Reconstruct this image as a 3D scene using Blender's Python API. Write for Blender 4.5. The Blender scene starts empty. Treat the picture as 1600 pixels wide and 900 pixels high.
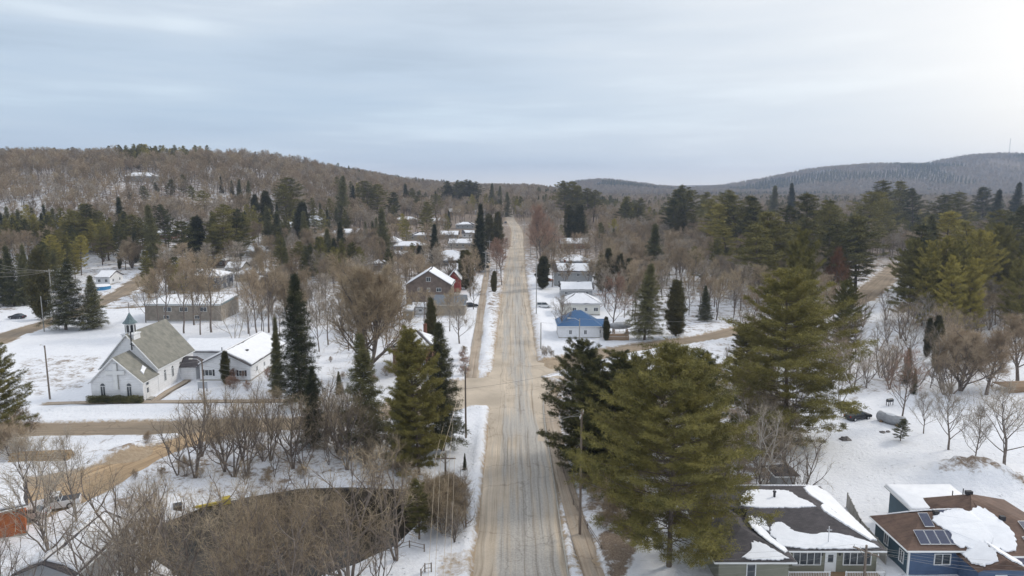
import bpy, math, random
import numpy as np
from mathutils import Vector, Matrix, Euler
R = math.radians
S = bpy.context.scene
C = S.collection
rnd = random.Random(7)
rng = np.random.default_rng(11)

# ------------------------------------------------------------------ camera, world, sun, exposure
HAZE = 0.00017
CAMZ, FPX, PITCH = 39.0, 1067.0, math.atan(157 / 1067.0)
cam_d = bpy.data.cameras.new('camera'); cam = bpy.data.objects.new('camera', cam_d); C.objects.link(cam)
cam.location = (0, 0, CAMZ); cam.rotation_euler = (math.pi / 2 - PITCH, 0, 0)
cam_d.sensor_width = 36; cam_d.lens = 24.0; cam_d.clip_start = 0.5; cam_d.clip_end = 12000
S.camera = cam
S.view_settings.view_transform = 'Standard'; S.view_settings.look = 'None'
S.view_settings.gamma = 1; S.view_settings.use_curve_mapping = False
S.view_settings.exposure = 0.25
SUN_AZ, SUN_EL = 62, 34          # degrees to the right of the view direction, above the horizon
w = bpy.data.worlds.new('World'); S.world = w; w.use_nodes = True
nt = w.node_tree; N = nt.nodes; L = nt.links; N.clear()
def nd(N, t, **kw):
    n = N.new(t)
    for k, v in kw.items(): setattr(n, k, v)
    return n
def math_(N, L, op, a, b=None, clamp=False):
    n = nd(N, 'ShaderNodeMath', operation=op, use_clamp=clamp)
    for i, v in enumerate((a, b)):
        if v is None: continue
        if isinstance(v, (int, float)): n.inputs[i].default_value = v
        else: L.new(v, n.inputs[i])
    return n.outputs[0]
def ramp_(N, L, fac, stops):
    n = nd(N, 'ShaderNodeValToRGB'); cr = n.color_ramp
    while len(cr.elements) < len(stops): cr.elements.new(0.5)
    for e, (p, c) in zip(cr.elements, stops):
        e.position = p; e.color = (*c, 1) if len(c) == 3 else c
    L.new(fac, n.inputs[0]); return n.outputs[0]
def mix_(N, L, fac, a, b, blend='MIX'):
    n = nd(N, 'ShaderNodeMix', data_type='RGBA', blend_type=blend)
    for i, v in ((0, fac), (6, a), (7, b)):
        if isinstance(v, (int, float)): n.inputs[i].default_value = v
        elif isinstance(v, tuple): n.inputs[i].default_value = (*v, 1)
        else: L.new(v, n.inputs[i])
    return n.outputs[2]
sky = nd(N, 'ShaderNodeTexSky', sky_type='NISHITA'); sky.sun_disc = False
sky.sun_elevation = R(SUN_EL); sky.sun_rotation = R(SUN_AZ)
tc = nd(N, 'ShaderNodeTexCoord'); sep = nd(N, 'ShaderNodeSeparateXYZ'); L.new(tc.outputs['Generated'], sep.inputs[0])
el = math_(N, L, 'MAXIMUM', sep.outputs[2], 0.0)
# grey stratus layer: horizon band, mid sky, brighter towards the zenith and around the hidden sun
base = ramp_(N, L, el, [(0.0, (.98, .93, .88)), (0.016, (.80, .82, .85)), (0.035, (.57, .665, .78)), (0.10, (.51, .625, .75)), (0.24, (.60, .68, .77)), (0.5, (.76, .80, .87)), (1.0, (.86, .90, .96))])
mp = nd(N, 'ShaderNodeMapping'); mp.inputs['Scale'].default_value = (1.0, 1.0, 9.0); mp.inputs['Rotation'].default_value = (0, R(3), 0)
L.new(tc.outputs['Generated'], mp.inputs[0])
no = nd(N, 'ShaderNodeTexNoise'); no.inputs['Scale'].default_value = 2.3; no.inputs['Detail'].default_value = 4; no.inputs['Roughness'].default_value = 0.5
L.new(mp.outputs[0], no.inputs[0])
cl = ramp_(N, L, no.outputs[0], [(0.3, (.82, .85, .88)), (0.44, (.95, .965, .98)), (0.54, (1.03, 1.02, 1.01)), (0.68, (1.26, 1.22, 1.16))])
c1 = mix_(N, L, 1.0, base, cl, 'MULTIPLY')
dot = nd(N, 'ShaderNodeVectorMath', operation='DOT_PRODUCT')
GA, GE = 44, 8                   # brightest part of the cloud veil
dot.inputs[1].default_value = (math.sin(R(GA)) * math.cos(R(GE)), math.cos(R(GA)) * math.cos(R(GE)), math.sin(R(GE)))
L.new(tc.outputs['Generated'], dot.inputs[0])
dd = math_(N, L, 'MAXIMUM', dot.outputs['Value'], 0.0)
g1 = math_(N, L, 'MULTIPLY', math_(N, L, 'POWER', dd, 6.0), 0.55)
g2 = math_(N, L, 'MULTIPLY', math_(N, L, 'POWER', dd, 45.0), 0.5)
gs = math_(N, L, 'ADD', g1, g2, clamp=True)
c2 = mix_(N, L, gs, c1, (1.10, 1.05, .98))
bg1 = nd(N, 'ShaderNodeBackground'); bg2 = nd(N, 'ShaderNodeBackground')
L.new(sky.outputs[0], bg1.inputs[0]); bg1.inputs[1].default_value = 0.05
L.new(c2, bg2.inputs[0]); bg2.inputs[1].default_value = 1.0
ad = nd(N, 'ShaderNodeMixShader'); ad.inputs[0].default_value = 0.9
L.new(bg1.outputs[0], ad.inputs[1]); L.new(bg2.outputs[0], ad.inputs[2])
wo = nd(N, 'ShaderNodeOutputWorld'); L.new(ad.outputs[0], wo.inputs[0])
sd = bpy.data.lights.new('sun', 'SUN'); so = bpy.data.objects.new('sun', sd); C.objects.link(so)
sd.energy = 1.5; sd.angle = R(11); sd.color = (1.0, .93, .82)
sdir = Vector((math.sin(R(SUN_AZ)) * math.cos(R(SUN_EL)), math.cos(R(SUN_AZ)) * math.cos(R(SUN_EL)), math.sin(R(SUN_EL))))
so.rotation_euler = sdir.to_track_quat('Z', 'Y').to_euler()
S.cycles.max_bounces = 5; S.cycles.diffuse_bounces = 3; S.cycles.glossy_bounces = 2
S.cycles.transmission_bounces = 2; S.cycles.transparent_max_bounces = 4; S.cycles.volume_bounces = 0

# ------------------------------------------------------------------ layout helpers
CP, SP = math.cos(PITCH), math.sin(PITCH)
def ray(px, py):
    u, v = (px - 800) / FPX, (450 - py) / FPX
    return u, CP + v * SP, -SP + v * CP
def G(px, py, z=0.0):                  # ground position seen at a place of the photograph
    u, a, b = ray(px, py); t = (z - CAMZ) / b
    return t * u, t * a
def D(px, py, d):                      # position at forward distance d
    u, a, b = ray(px, py); t = d / a
    return t * u, d, CAMZ + t * b
def proj(x, y, z):
    f = y * CP - (z - CAMZ) * SP; up = y * SP + (z - CAMZ) * CP
    f = np.maximum(f, 1e-3)
    return 800 + FPX * x / f, 450 - FPX * up / f

# ------------------------------------------------------------------ terrain
def sst(t): t = np.clip(t, 0, 1); return t * t * (3 - 2 * t)
def seg_dist(x, y, pts):
    best = np.full(np.shape(x), 1e9)
    for (x0, y0), (x1, y1) in zip(pts[:-1], pts[1:]):
        dx, dy = x1 - x0, y1 - y0; l2 = dx * dx + dy * dy
        t = np.clip(((x - x0) * dx + (y - y0) * dy) / l2, 0, 1)
        best = np.minimum(best, np.hypot(x - x0 - t * dx, y - y0 - t * dy))
    return best
def in_poly(x, y, poly):
    x = np.asarray(x, float); y = np.asarray(y, float)
    ins = np.zeros(x.shape, bool); n = len(poly)
    for i in range(n):
        x0, y0 = poly[i]; x1, y1 = poly[(i + 1) % n]
        if y0 == y1: continue
        c = ((y0 > y) != (y1 > y)) & (x < (x1 - x0) * (y - y0) / (y1 - y0) + x0)
        ins ^= c
    return ins
def sdf(x, y, poly):
    d = seg_dist(x, y, list(poly) + [poly[0]])
    return np.where(in_poly(x, y, poly), -d, d)
def vnoise(x, y, s, seed=0):
    x = np.asarray(x, float) / s + seed * 17.3; y = np.asarray(y, float) / s - seed * 9.1
    xi, yi = np.floor(x), np.floor(y); fx, fy = sst(x - xi), sst(y - yi)
    def hh(a, b):
        v = np.sin(a * 127.1 + b * 311.7 + seed * 74.7) * 43758.5453
        return v - np.floor(v)
    return (hh(xi, yi) * (1 - fx) + hh(xi + 1, yi) * fx) * (1 - fy) + (hh(xi, yi + 1) * (1 - fx) + hh(xi + 1, yi + 1) * fx) * fy
def hbase(x, y):
    x = np.asarray(x, float); y = np.asarray(y, float)
    zc = np.interp(y, [0, 200, 350, 480, 590, 800, 1200, 2000, 3200], [0, 0, 3.2, 8, 13.5, 21, 31, 34, 20])
    zr = np.interp(y, [0, 220, 400, 600, 900, 1500, 2200, 3200], [0, 0, 2, 5, 9, 12, 15, 20])
    k = sst((x - 20) / 160)
    z = zc * (1 - k) + zr * k
    # left hill close by
    hl = np.interp(y, [230, 300, 350, 400, 475, 560, 700, 900, 1400], [0, 6, 14, 25, 43, 57, 62, 55, 40])
    kl = sst((-x - 40) / 230)
    z = np.maximum(z, z * (1 - kl) + hl * kl)
    # far ridge behind it
    zx = np.interp(x, [-1800, -900, -412, -289, -185, -120, -40], [95, 88, 74, 58, 36, 26, 0])
    z = np.maximum(z, zx * sst((y - 700) / 420) * (1 - sst((y - 1500) / 900)))
    # low hill in the middle distance and long blue hill on the right
    zr2 = np.interp(x, [150, 260, 330, 400, 520, 640, 797, 937, 1125, 1359, 1523, 1710, 1874, 2300, 3400],
                    [36, 50, 54, 48, 30, 22, 32, 56, 94, 114, 112, 144, 147, 150, 120])
    z = np.maximum(z, zr2 * sst((y - 1750) / 780) * (1 - 0.5 * sst((y - 2600) / 900)) * sst((x - 90) / 120))
    z = z + (vnoise(x, y, 60, 1) - .5) * 2.5 * sst((y - 260) / 200) * sst((np.abs(x) - 20) / 60)
    return z
POND = [G(*p) for p in ((262, 808), (330, 782), (400, 768), (470, 757), (540, 755), (620, 758), (668, 748), (690, 738), (672, 770), (640, 800), (600, 838), (545, 862), (470, 884), (380, 892), (300, 880), (255, 850))]
POND_Z = -1.1
# roads: name -> (centre line, half width)
MAIN = [(0.9, 20), (0.9, 60), (1.0, 200), (1.3, 300), (2.6, 390), (3.6, 440), (3.4, 500), (-1.0, 560), (-5, 640), (-30, 760)]
MAINW = [5.2, 4.7, 4.7, 4.4, 3.8, 3.6, 3.6, 3.4, 3.2, 3]
LEFTST = [G(*p) for p in ((-420, 700), (-160, 682), (40, 672), (200, 669), (330, 667), (460, 663), (560, 652), (640, 637), (720, 617), (800, 607))]
LEFTW = [3.2, 3.2, 3.1, 3.1, 3.1, 3.1, 3.6, 5.2, 8.6, 9.0]
RIGHTST = [G(*p) for p in ((800, 586), (850, 574), (900, 562), (960, 549), (1030, 538), (1100, 529), (1160, 515), (1230, 500), (1300, 486), (1345, 468), (1375, 445), (1395, 426), (1412, 415))]
RIGHTW = [4.6, 4.5, 3.9, 3.3, 3.1, 3.0, 3.0, 3.0, 3.4, 4.4, 4.8, 4.2, 4.0]
UPST = [G(*p) for p in ((-160, 610), (-40, 548), (20, 522), (80, 503), (140, 482), (190, 462), (232, 440), (262, 424), (300, 408))]
UPW = [3.8, 3.8, 3.6, 3.6, 3.6, 3.6, 3.8, 3.4, 3.0]
LANE = [G(*p) for p in ((176, 484), (230, 482), (290, 484))]
LANEW = [1.6, 1.5, 1.2]
DRIVE = [G(*p) for p in ((360, 672), (300, 686), (235, 712), (170, 738), (90, 775), (0, 815), (-60, 840))]
DRIVEW = [2.4, 2.4, 2.5, 3.8, 5.2, 4.2, 3.5]
ROADS = [(MAIN, MAINW), (LEFTST, LEFTW), (RIGHTST, RIGHTW), (UPST, UPW), (LANE, LANEW), (DRIVE, DRIVEW)]
SWALKL = [(-11.4, 330), (-10.6, 260), (-9.6, 200), (-8.6, 150), (-8.4, 137)]
SWALKR = [(8.6, 60), (7.6, 75), (7.0, 90), (6.8, 112), (7.2, 126)]
SWALKC = [G(*p) for p in ((70, 631), (150, 629), (240, 628), (340, 627), (470, 626))]
PATHC = [G(*p) for p in ((241, 627), (262, 612), (285, 599), (300, 589))]
WALKS = [(SWALKL, 1.0), (SWALKR, 1.0), (SWALKC, .75), (PATHC, .6)]
def road_d(x, y):                      # distance outside the nearest carriageway edge (negative = on it)
    best = np.full(np.shape(x), 1e9)
    for pts, ws in ROADS:
        for i in range(len(pts) - 1):
            (x0, y0), (x1, y1) = pts[i], pts[i + 1]
            dx, dy = x1 - x0, y1 - y0; l2 = dx * dx + dy * dy
            t = np.clip(((x - x0) * dx + (y - y0) * dy) / l2, 0, 1)
            best = np.minimum(best, np.hypot(x - x0 - t * dx, y - y0 - t * dy) - (ws[i] * (1 - t) + ws[i + 1] * t))
    return best
def walk_d(x, y):
    best = np.full(np.shape(x), 1e9)
    for pts, hw in WALKS: best = np.minimum(best, seg_dist(x, y, pts) - hw)
    return best
# ploughed snow heaps: x, y, rx, ry, height
HEAPS = [(-6.6, 205, 1.7, 14, 1.1), (-6.4, 178, 1.6, 10, 1.3), (-6.1, 155, 1.2, 8, 1.0), (-7.5, 240, 1.8, 14, .9), (-8.5, 290, 2, 22, .8), (8.2, 190, 1.6, 26, .7), (8.6, 240, 1.6, 20, .8), (9.0, 300, 2, 30, .8), (9, 148, 2.4, 5, .8),
         (*G(1515, 748), 8.0, 4.0, 2.7), (*G(1590, 760), 4, 2, .6), (*G(190, 712), 4.5, 3.5, 1.1), (*G(205, 790), 5, 4, .8), (-4.9, 101, 1.0, 10, .55), (-5.0, 80, 1.0, 10, .45), (-6.5, 117, 3.4, 1.6, .5), (*G(8, 508), 3.5, 2.5, 1.2),
         (*G(140, 640), 12, 1.0, .5), (*G(300, 640), 16, 1.0, .5), (*G(40, 702), 6, 2, .6), (*G(930, 880), 1.4, 2.5, .4), (10.5, 74, 1.4, 10, .35)]
def hmid(x, y):
    x = np.asarray(x, float); y = np.asarray(y, float)
    z = hbase(x, y)
    near = 1 - sst((y - 230) / 80)
    z = z - 0.9 * sst((x - 14) / 14) * sst((112 - y) / 14) * near * 0          # keep the right field level
    ps = sdf(x, y, POND)
    z = z + (-1.7) * sst((2.4 - ps) / 2.6)
    z = z - 0.5 * sst((10 - ps) / 9)
    return z
def hground(x, y, carve=True):
    x = np.asarray(x, float); y = np.asarray(y, float)
    z = hmid(x, y)
    for hx, hy, rx, ry, hh in HEAPS:
        q = ((x - hx) / rx) ** 2 + ((y - hy) / ry) ** 2
        z = z + hh * np.exp(-q * 1.3) * (0.75 + .5 * vnoise(x, y, 1.1, 5))
    rd = road_d(x, y); wd = walk_d(x, y)
    fl = sst(rd / 1.5) * sst(wd / .8)
    micro = (vnoise(x, y, 3.1, 2) - .5) * .36 + (vnoise(x, y, 1.3, 3) - .5) * .12
    z = z + (0.10 + micro * .8) * fl
    berm = np.exp(-((rd - 1.0) / .55) ** 2) * (.18 + .45 * vnoise(x, y, 2.3, 4)) * (1 - sst((y - 420) / 200))
    z = z + berm * sst(wd / .6)
    if carve:
        z = z - 0.30 * sst((.35 - rd) / .5) - 0.25 * sst((.25 - wd) / .4) * (rd > 0)
    return z
def hz(x, y): return float(hmid(np.array([x]), np.array([y]))[0])
def GT(px, py):                         # ground hit on the real terrain
    z = 0.0
    for _ in range(25):
        x, y = G(px, py, z); z = .5 * z + .5 * hz(x, y)
    return x, y

# ------------------------------------------------------------------ object helpers
def tag(o, label=None, cat=None, group=None, kind=None):
    if label: o['label'] = label
    if cat: o['category'] = cat
    if group: o['group'] = group
    if kind: o['kind'] = kind
    return o
def empty(name, loc, rz=0.0, label=None, cat=None, group=None):
    o = bpy.data.objects.new(name, None); C.objects.link(o); o.empty_display_size = .3
    o.location = loc; o.rotation_euler = (0, 0, rz); tag(o, label, cat, group); return o
def link(name, me, parent=None):
    o = bpy.data.objects.new(name, me); C.objects.link(o)
    if parent is not None: o.parent = parent
    return o
def copy_tree(o, parent=None):
    c = o.copy(); C.objects.link(c)
    if parent is not None: c.parent = parent; c.matrix_parent_inverse = o.matrix_parent_inverse
    for ch in list(o.children): copy_tree(ch, c)
    return c
class MB:
    def __init__(s): s.v = []; s.f = []; s.m = []
    def add(s, vs, fs, m=0):
        k = len(s.v); s.v += [tuple(p) for p in vs]; s.f += [tuple(i + k for i in f) for f in fs]; s.m += [m] * len(fs); return s
    def box(s, x0, x1, y0, y1, z0, z1, m=0):
        v = [(x0, y0, z0), (x1, y0, z0), (x1, y1, z0), (x0, y1, z0), (x0, y0, z1), (x1, y0, z1), (x1, y1, z1), (x0, y1, z1)]
        return s.add(v, [(0, 3, 2, 1), (4, 5, 6, 7), (0, 1, 5, 4), (1, 2, 6, 5), (2, 3, 7, 6), (3, 0, 4, 7)], m)
    def tube(s, pts, r, n=6, m=0, cap=True):
        pts = [Vector(p) for p in pts]; rs = r if isinstance(r, (list, tuple)) else [r] * len(pts)
        vs = []
        for i, p in enumerate(pts):
            t = (pts[min(i + 1, len(pts) - 1)] - pts[max(i - 1, 0)]).normalized()
            a = t.orthogonal().normalized() if abs(t.z) < .95 else Vector((1, 0, 0)) - t * t.x
            if abs(t.z) < .95: a = t.cross(Vector((0, 0, 1))).normalized()
            a.normalize(); b = t.cross(a)
            vs += [p + (a * math.cos(2 * math.pi * k / n) + b * math.sin(2 * math.pi * k / n)) * rs[i] for k in range(n)]
        fs = [(i * n + k, i * n + (k + 1) % n, (i + 1) * n + (k + 1) % n, (i + 1) * n + k) for i in range(len(pts) - 1) for k in range(n)]
        if cap: fs += [tuple(range(n - 1, -1, -1)), tuple((len(pts) - 1) * n + k for k in range(n))]
        return s.add(vs, fs, m)
    def prism(s, poly, z0, z1, m=0):            # poly in xy
        n = len(poly); v = [(x, y, z0) for x, y in poly] + [(x, y, z1) for x, y in poly]
        return s.add(v, [tuple(range(n - 1, -1, -1)), tuple(range(n, 2 * n))] + [(i, (i + 1) % n, n + (i + 1) % n, n + i) for i in range(n)], m)
    def plate(s, poly, t, m=0):                 # planar 3-D polygon given a thickness downwards along its normal
        P = [Vector(p) for p in poly]; nrm = Vector((0, 0, 0))
        for i in range(len(P)):
            a, b = P[i], P[(i + 1) % len(P)]
            nrm += Vector(((a.y - b.y) * (a.z + b.z), (a.z - b.z) * (a.x + b.x), (a.x - b.x) * (a.y + b.y)))
        nrm.normalize()
        if nrm.z < 0: P.reverse(); nrm = -nrm
        Q = [p - nrm * t for p in P]; n = len(P)
        return s.add(P + Q, [tuple(range(n)), tuple(range(2 * n - 1, n - 1, -1))] + [(n + i, n + (i + 1) % n, (i + 1) % n, i) for i in range(n)], m)
    def build(s, name, mats, parent=None, smooth=False):
        me = bpy.data.meshes.new(name); me.from_pydata(s.v, [], s.f)
        for m in (mats if isinstance(mats, (list, tuple)) else [mats]): me.materials.append(m)
        me.polygons.foreach_set('material_index', s.m)
        if smooth: me.polygons.foreach_set('use_smooth', [True] * len(s.f))
        me.update(); return link(name, me, parent)
def tri_mesh(name, V, T, mi, mats, smooth=None):
    me = bpy.data.meshes.new(name); n = len(T)
    me.vertices.add(len(V)); me.vertices.foreach_set('co', np.asarray(V, np.float32).ravel())
    me.loops.add(3 * n); me.loops.foreach_set('vertex_index', np.asarray(T, np.int32).ravel())
    me.polygons.add(n); me.polygons.foreach_set('loop_start', np.arange(0, 3 * n, 3, dtype=np.int32))
    me.polygons.foreach_set('material_index', np.asarray(mi, np.int32))
    for m in mats: me.materials.append(m)
    me.update(calc_edges=True); return me

# ------------------------------------------------------------------ materials
M = {}
def mat(name, col, rough=.8, col2=None, scale=3.0, bump=0.0, bscale=None, metal=0.0, spec=0.3, stretch=None, detail=4, lo=.35, hi=.65):
    m = bpy.data.materials.new(name); m.use_nodes = True; N = m.node_tree.nodes; L = m.node_tree.links
    b = N['Principled BSDF']; b.inputs['Roughness'].default_value = rough; b.inputs['Metallic'].default_value = metal
    b.inputs['Specular IOR Level'].default_value = spec; b.inputs['Base Color'].default_value = (*col, 1)
    if col2 is not None or bump:
        tc = nd(N, 'ShaderNodeTexCoord'); src = tc.outputs['Object']
        if stretch:
            mp = nd(N, 'ShaderNodeMapping'); mp.inputs['Scale'].default_value = stretch; L.new(src, mp.inputs[0]); src = mp.outputs[0]
        no = nd(N, 'ShaderNodeTexNoise'); no.inputs['Scale'].default_value = scale; no.inputs['Detail'].default_value = detail; L.new(src, no.inputs[0])
        if col2 is not None: L.new(ramp_(N, L, no.outputs[0], [(lo, col), (hi, col2)]), b.inputs['Base Color'])
        if bump:
            n2 = no
            if bscale: n2 = nd(N, 'ShaderNodeTexNoise'); n2.inputs['Scale'].default_value = bscale; n2.inputs['Detail'].default_value = 3; L.new(src, n2.inputs[0])
            bp = nd(N, 'ShaderNodeBump'); bp.inputs['Strength'].default_value = bump; bp.inputs['Distance'].default_value = .1; L.new(n2.outputs[0], bp.inputs['Height']); L.new(bp.outputs[0], b.inputs['Normal'])
    M[name] = m; return m
def siding(name, col, pitch=.22, vertical=False, rough=.6, var=.88):
    m = mat(name, col, rough); N = m.node_tree.nodes; L = m.node_tree.links; b = N['Principled BSDF']
    tc = nd(N, 'ShaderNodeTexCoord'); wv = nd(N, 'ShaderNodeTexWave', wave_type='BANDS', bands_direction='X' if vertical else 'Z', wave_profile='SAW')
    wv.inputs['Scale'].default_value = 1 / pitch * .314 * .5; L.new(tc.outputs['Object'], wv.inputs[0])
    no = nd(N, 'ShaderNodeTexNoise'); no.inputs['Scale'].default_value = 1.5; no.inputs['Detail'].default_value = 5; L.new(tc.outputs['Object'], no.inputs[0])
    c1 = ramp_(N, L, no.outputs[0], [(.3, tuple(c * var for c in col)), (.7, col)])
    c2 = ramp_(N, L, wv.outputs[0], [(.0, (.80, .80, .80)), (.12, (1, 1, 1))])
    L.new(mix_(N, L, 1.0, c1, c2, 'MULTIPLY'), b.inputs['Base Color'])
    bp = nd(N, 'ShaderNodeBump'); bp.inputs['Strength'].default_value = .5; bp.inputs['Distance'].default_value = .03; L.new(wv.outputs[0], bp.inputs['Height']); L.new(bp.outputs[0], b.inputs['Normal'])
    return m
def brick(name, c1, c2, mortar, sc=1.0, bw=.42, bh=.14, shingle=False):
    m = mat(name, c1, .85); N = m.node_tree.nodes; L = m.node_tree.links; b = N['Principled BSDF']
    tc = nd(N, 'ShaderNodeTexCoord'); sp = nd(N, 'ShaderNodeSeparateXYZ'); L.new(tc.outputs['Object'], sp.inputs[0])
    cm = nd(N, 'ShaderNodeCombineXYZ')
    if shingle: L.new(sp.outputs[0], cm.inputs[0]); L.new(math_(N, L, 'ADD', sp.outputs[1], sp.outputs[2]), cm.inputs[1])
    else: L.new(math_(N, L, 'ADD', sp.outputs[0], sp.outputs[1]), cm.inputs[0]); L.new(sp.outputs[2], cm.inputs[1])
    bt = nd(N, 'ShaderNodeTexBrick'); bt.inputs['Scale'].default_value = sc; bt.inputs['Brick Width'].default_value = bw; bt.inputs['Row Height'].default_value = bh
    bt.inputs['Mortar Size'].default_value = .012; bt.inputs['Color1'].default_value = (*c1, 1); bt.inputs['Color2'].default_value = (*c2, 1); bt.inputs['Mortar'].default_value = (*mortar, 1)
    L.new(cm.outputs[0], bt.inputs[0])
    no = nd(N, 'ShaderNodeTexNoise'); no.inputs['Scale'].default_value = .9; no.inputs['Detail'].default_value = 6; L.new(tc.outputs['Object'], no.inputs[0])
    L.new(mix_(N, L, 1.0, bt.outputs[0], ramp_(N, L, no.outputs[0], [(.3, (.72, .72, .72)), (.7, (1.15, 1.12, 1.1))]), 'MULTIPLY'), b.inputs['Base Color'])
    bp = nd(N, 'ShaderNodeBump'); bp.inputs['Strength'].default_value = .4; bp.inputs['Distance'].default_value = .02; L.new(bt.outputs['Fac'], bp.inputs['Height']); L.new(bp.outputs[0], b.inputs['Normal'])
    return m
def foliage(name, dark, light, rough=.7, vary=.35):
    m = mat(name, dark, rough, spec=.2); N = m.node_tree.nodes; L = m.node_tree.links; b = N['Principled BSDF']
    tc = nd(N, 'ShaderNodeTexCoord'); no = nd(N, 'ShaderNodeTexNoise'); no.inputs['Scale'].default_value = .55; no.inputs['Detail'].default_value = 4; no.inputs['Roughness'].default_value = .7
    L.new(tc.outputs['Object'], no.inputs[0]); oi = nd(N, 'ShaderNodeObjectInfo')
    f = math_(N, L, 'ADD', no.outputs[0], math_(N, L, 'MULTIPLY', math_(N, L, 'SUBTRACT', oi.outputs['Random'], .5), vary))
    L.new(ramp_(N, L, f, [(.33, dark), (.68, light)]), b.inputs['Base Color'])
    return m
mat('snow_roof', (.80, .81, .84), .55, (.86, .87, .90), 1.2, .25, 6)
mat('pine_bark', (.11, .085, .07), .9, (.17, .14, .12), 6, .5)
mat('bark', (.13, .105, .09), .9, (.23, .195, .17), 3, .3)
mat('birch_bark', (.50, .47, .43), .8, (.34, .31, .28), 2.5)
foliage('pine_needles', (.050, .055, .020), (.26, .225, .066), vary=.24)
foliage('pine_needles_gold', (.11, .105, .028), (.40, .335, .085))
foliage('spruce_needles', (.040, .046, .022), (.18, .17, .072))
foliage('cedar_leaves', (.045, .045, .018), (.14, .12, .042))
foliage('twigs_brown', (.25, .19, .125), (.45, .365, .25), .85)
foliage('twigs_grey', (.26, .22, .175), (.46, .40, .325), .85)
foliage('twigs_red', (.25, .155, .11), (.41, .275, .205), .85)
foliage('twigs_tan', (.31, .235, .16), (.50, .40, .285), .85)
foliage('oak_leaves', (.13, .06, .03), (.24, .12, .06), .85)
M['glass'] = mat('glass', (.03, .04, .05), .12, (.09, .10, .11), 1.2, spec=.6)
mat('white_trim', (.74, .75, .75), .5)
siding('white_siding', (.82, .83, .85), .22)
siding('white_siding_warm', (.72, .715, .66), .22)
siding('olive_siding', (.235, .235, .185), .22)
siding('teal_siding', (.075, .125, .16), .22)
siding('blue_siding', (.085, .13, .22), .22)
siding('purple_siding', (.20, .19, .255), .22)
siding('grey_siding', (.38, .39, .40), .25)
siding('beige_siding', (.46, .42, .35), .25)
siding('tan_siding', (.33, .28, .21), .3)
siding('barn_boards', (.33, .30, .25), .3, True)
siding('dark_grey_siding', (.10, .11, .13), .3)
siding('brown_siding', (.16, .12, .10), .3)
siding('blue_grey_siding', (.22, .27, .33), .3)
siding('fence_boards', (.42, .40, .37), .18, True)
siding('deck_boards', (.32, .215, .13), .16)
mat('rust_wall', (.30, .085, .03), .8, (.42, .14, .05), 2.2, .3)
brick('red_brick', (.25, .105, .07), (.19, .075, .05), (.28, .2, .16))
brick('brown_brick', (.16, .12, .10), (.20, .155, .125), (.24, .2, .17))
brick('beige_brick', (.30, .265, .22), (.35, .31, .26), (.33, .3, .27), 1.0, .5, .2)
brick('dark_shingles', (.075, .07, .075), (.105, .095, .10), (.05, .048, .05), 1, .45, .2, True)
brick('brown_shingles', (.145, .095, .075), (.185, .125, .095), (.09, .06, .05), 1, .9, .2, True)
brick('grey_green_shingles', (.235, .235, .205), (.275, .27, .235), (.19, .19, .17), 1, .45, .2, True)
mat('blue_metal_roof', (.045, .13, .28), .45, (.06, .16, .33), 4, spec=.5)
mat('steel_roof', (.13, .15, .175), .5, (.17, .19, .215), 2)
mat('green_metal', (.10, .14, .15), .5, (.15, .20, .21), 3)
mat('red_paint', (.26, .045, .04), .7)
mat('solar_cell', (.035, .045, .085), .25, (.05, .06, .11), 6, spec=.6)
mat('aluminium', (.62, .63, .65), .4, metal=.3)
mat('pole_wood', (.16, .125, .10), .9, (.24, .20, .165), 5, .2, stretch=(1, 1, .15))
mat('pole_grey', (.30, .30, .29), .8, (.40, .39, .37), 5)
mat('black_rubber', (.02, .02, .02), .8)
mat('black_paint', (.02, .022, .026), .3, spec=.6)
mat('white_paint', (.72, .73, .74), .3, spec=.5)
mat('silver_paint', (.42, .44, .47), .3, metal=.4)
mat('dark_plastic', (.04, .04, .045), .5)
mat('wire_metal', (.32, .31, .29), .5)
mat('copper_wire', (.55, .45, .33), .4)
mat('rock', (.14, .125, .12), .9, (.26, .24, .22), 2, .6)
mat('lamp_lens', (.6, .6, .56), .3)
mat('red_light', (.4, .02, .02), .3)
mat('yellow_boom', (.55, .42, .04), .6)
mat('blue_tarp', (.05, .22, .42), .6)
mat('firewood', (.30, .20, .11), .9, (.44, .32, .18), 6, .4)
mat('boat_cover', (.30, .31, .33), .6, (.42, .43, .45), 2, .3)
mat('concrete', (.33, .31, .28), .85, (.42, .40, .36), 1.5, .2)

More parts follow.
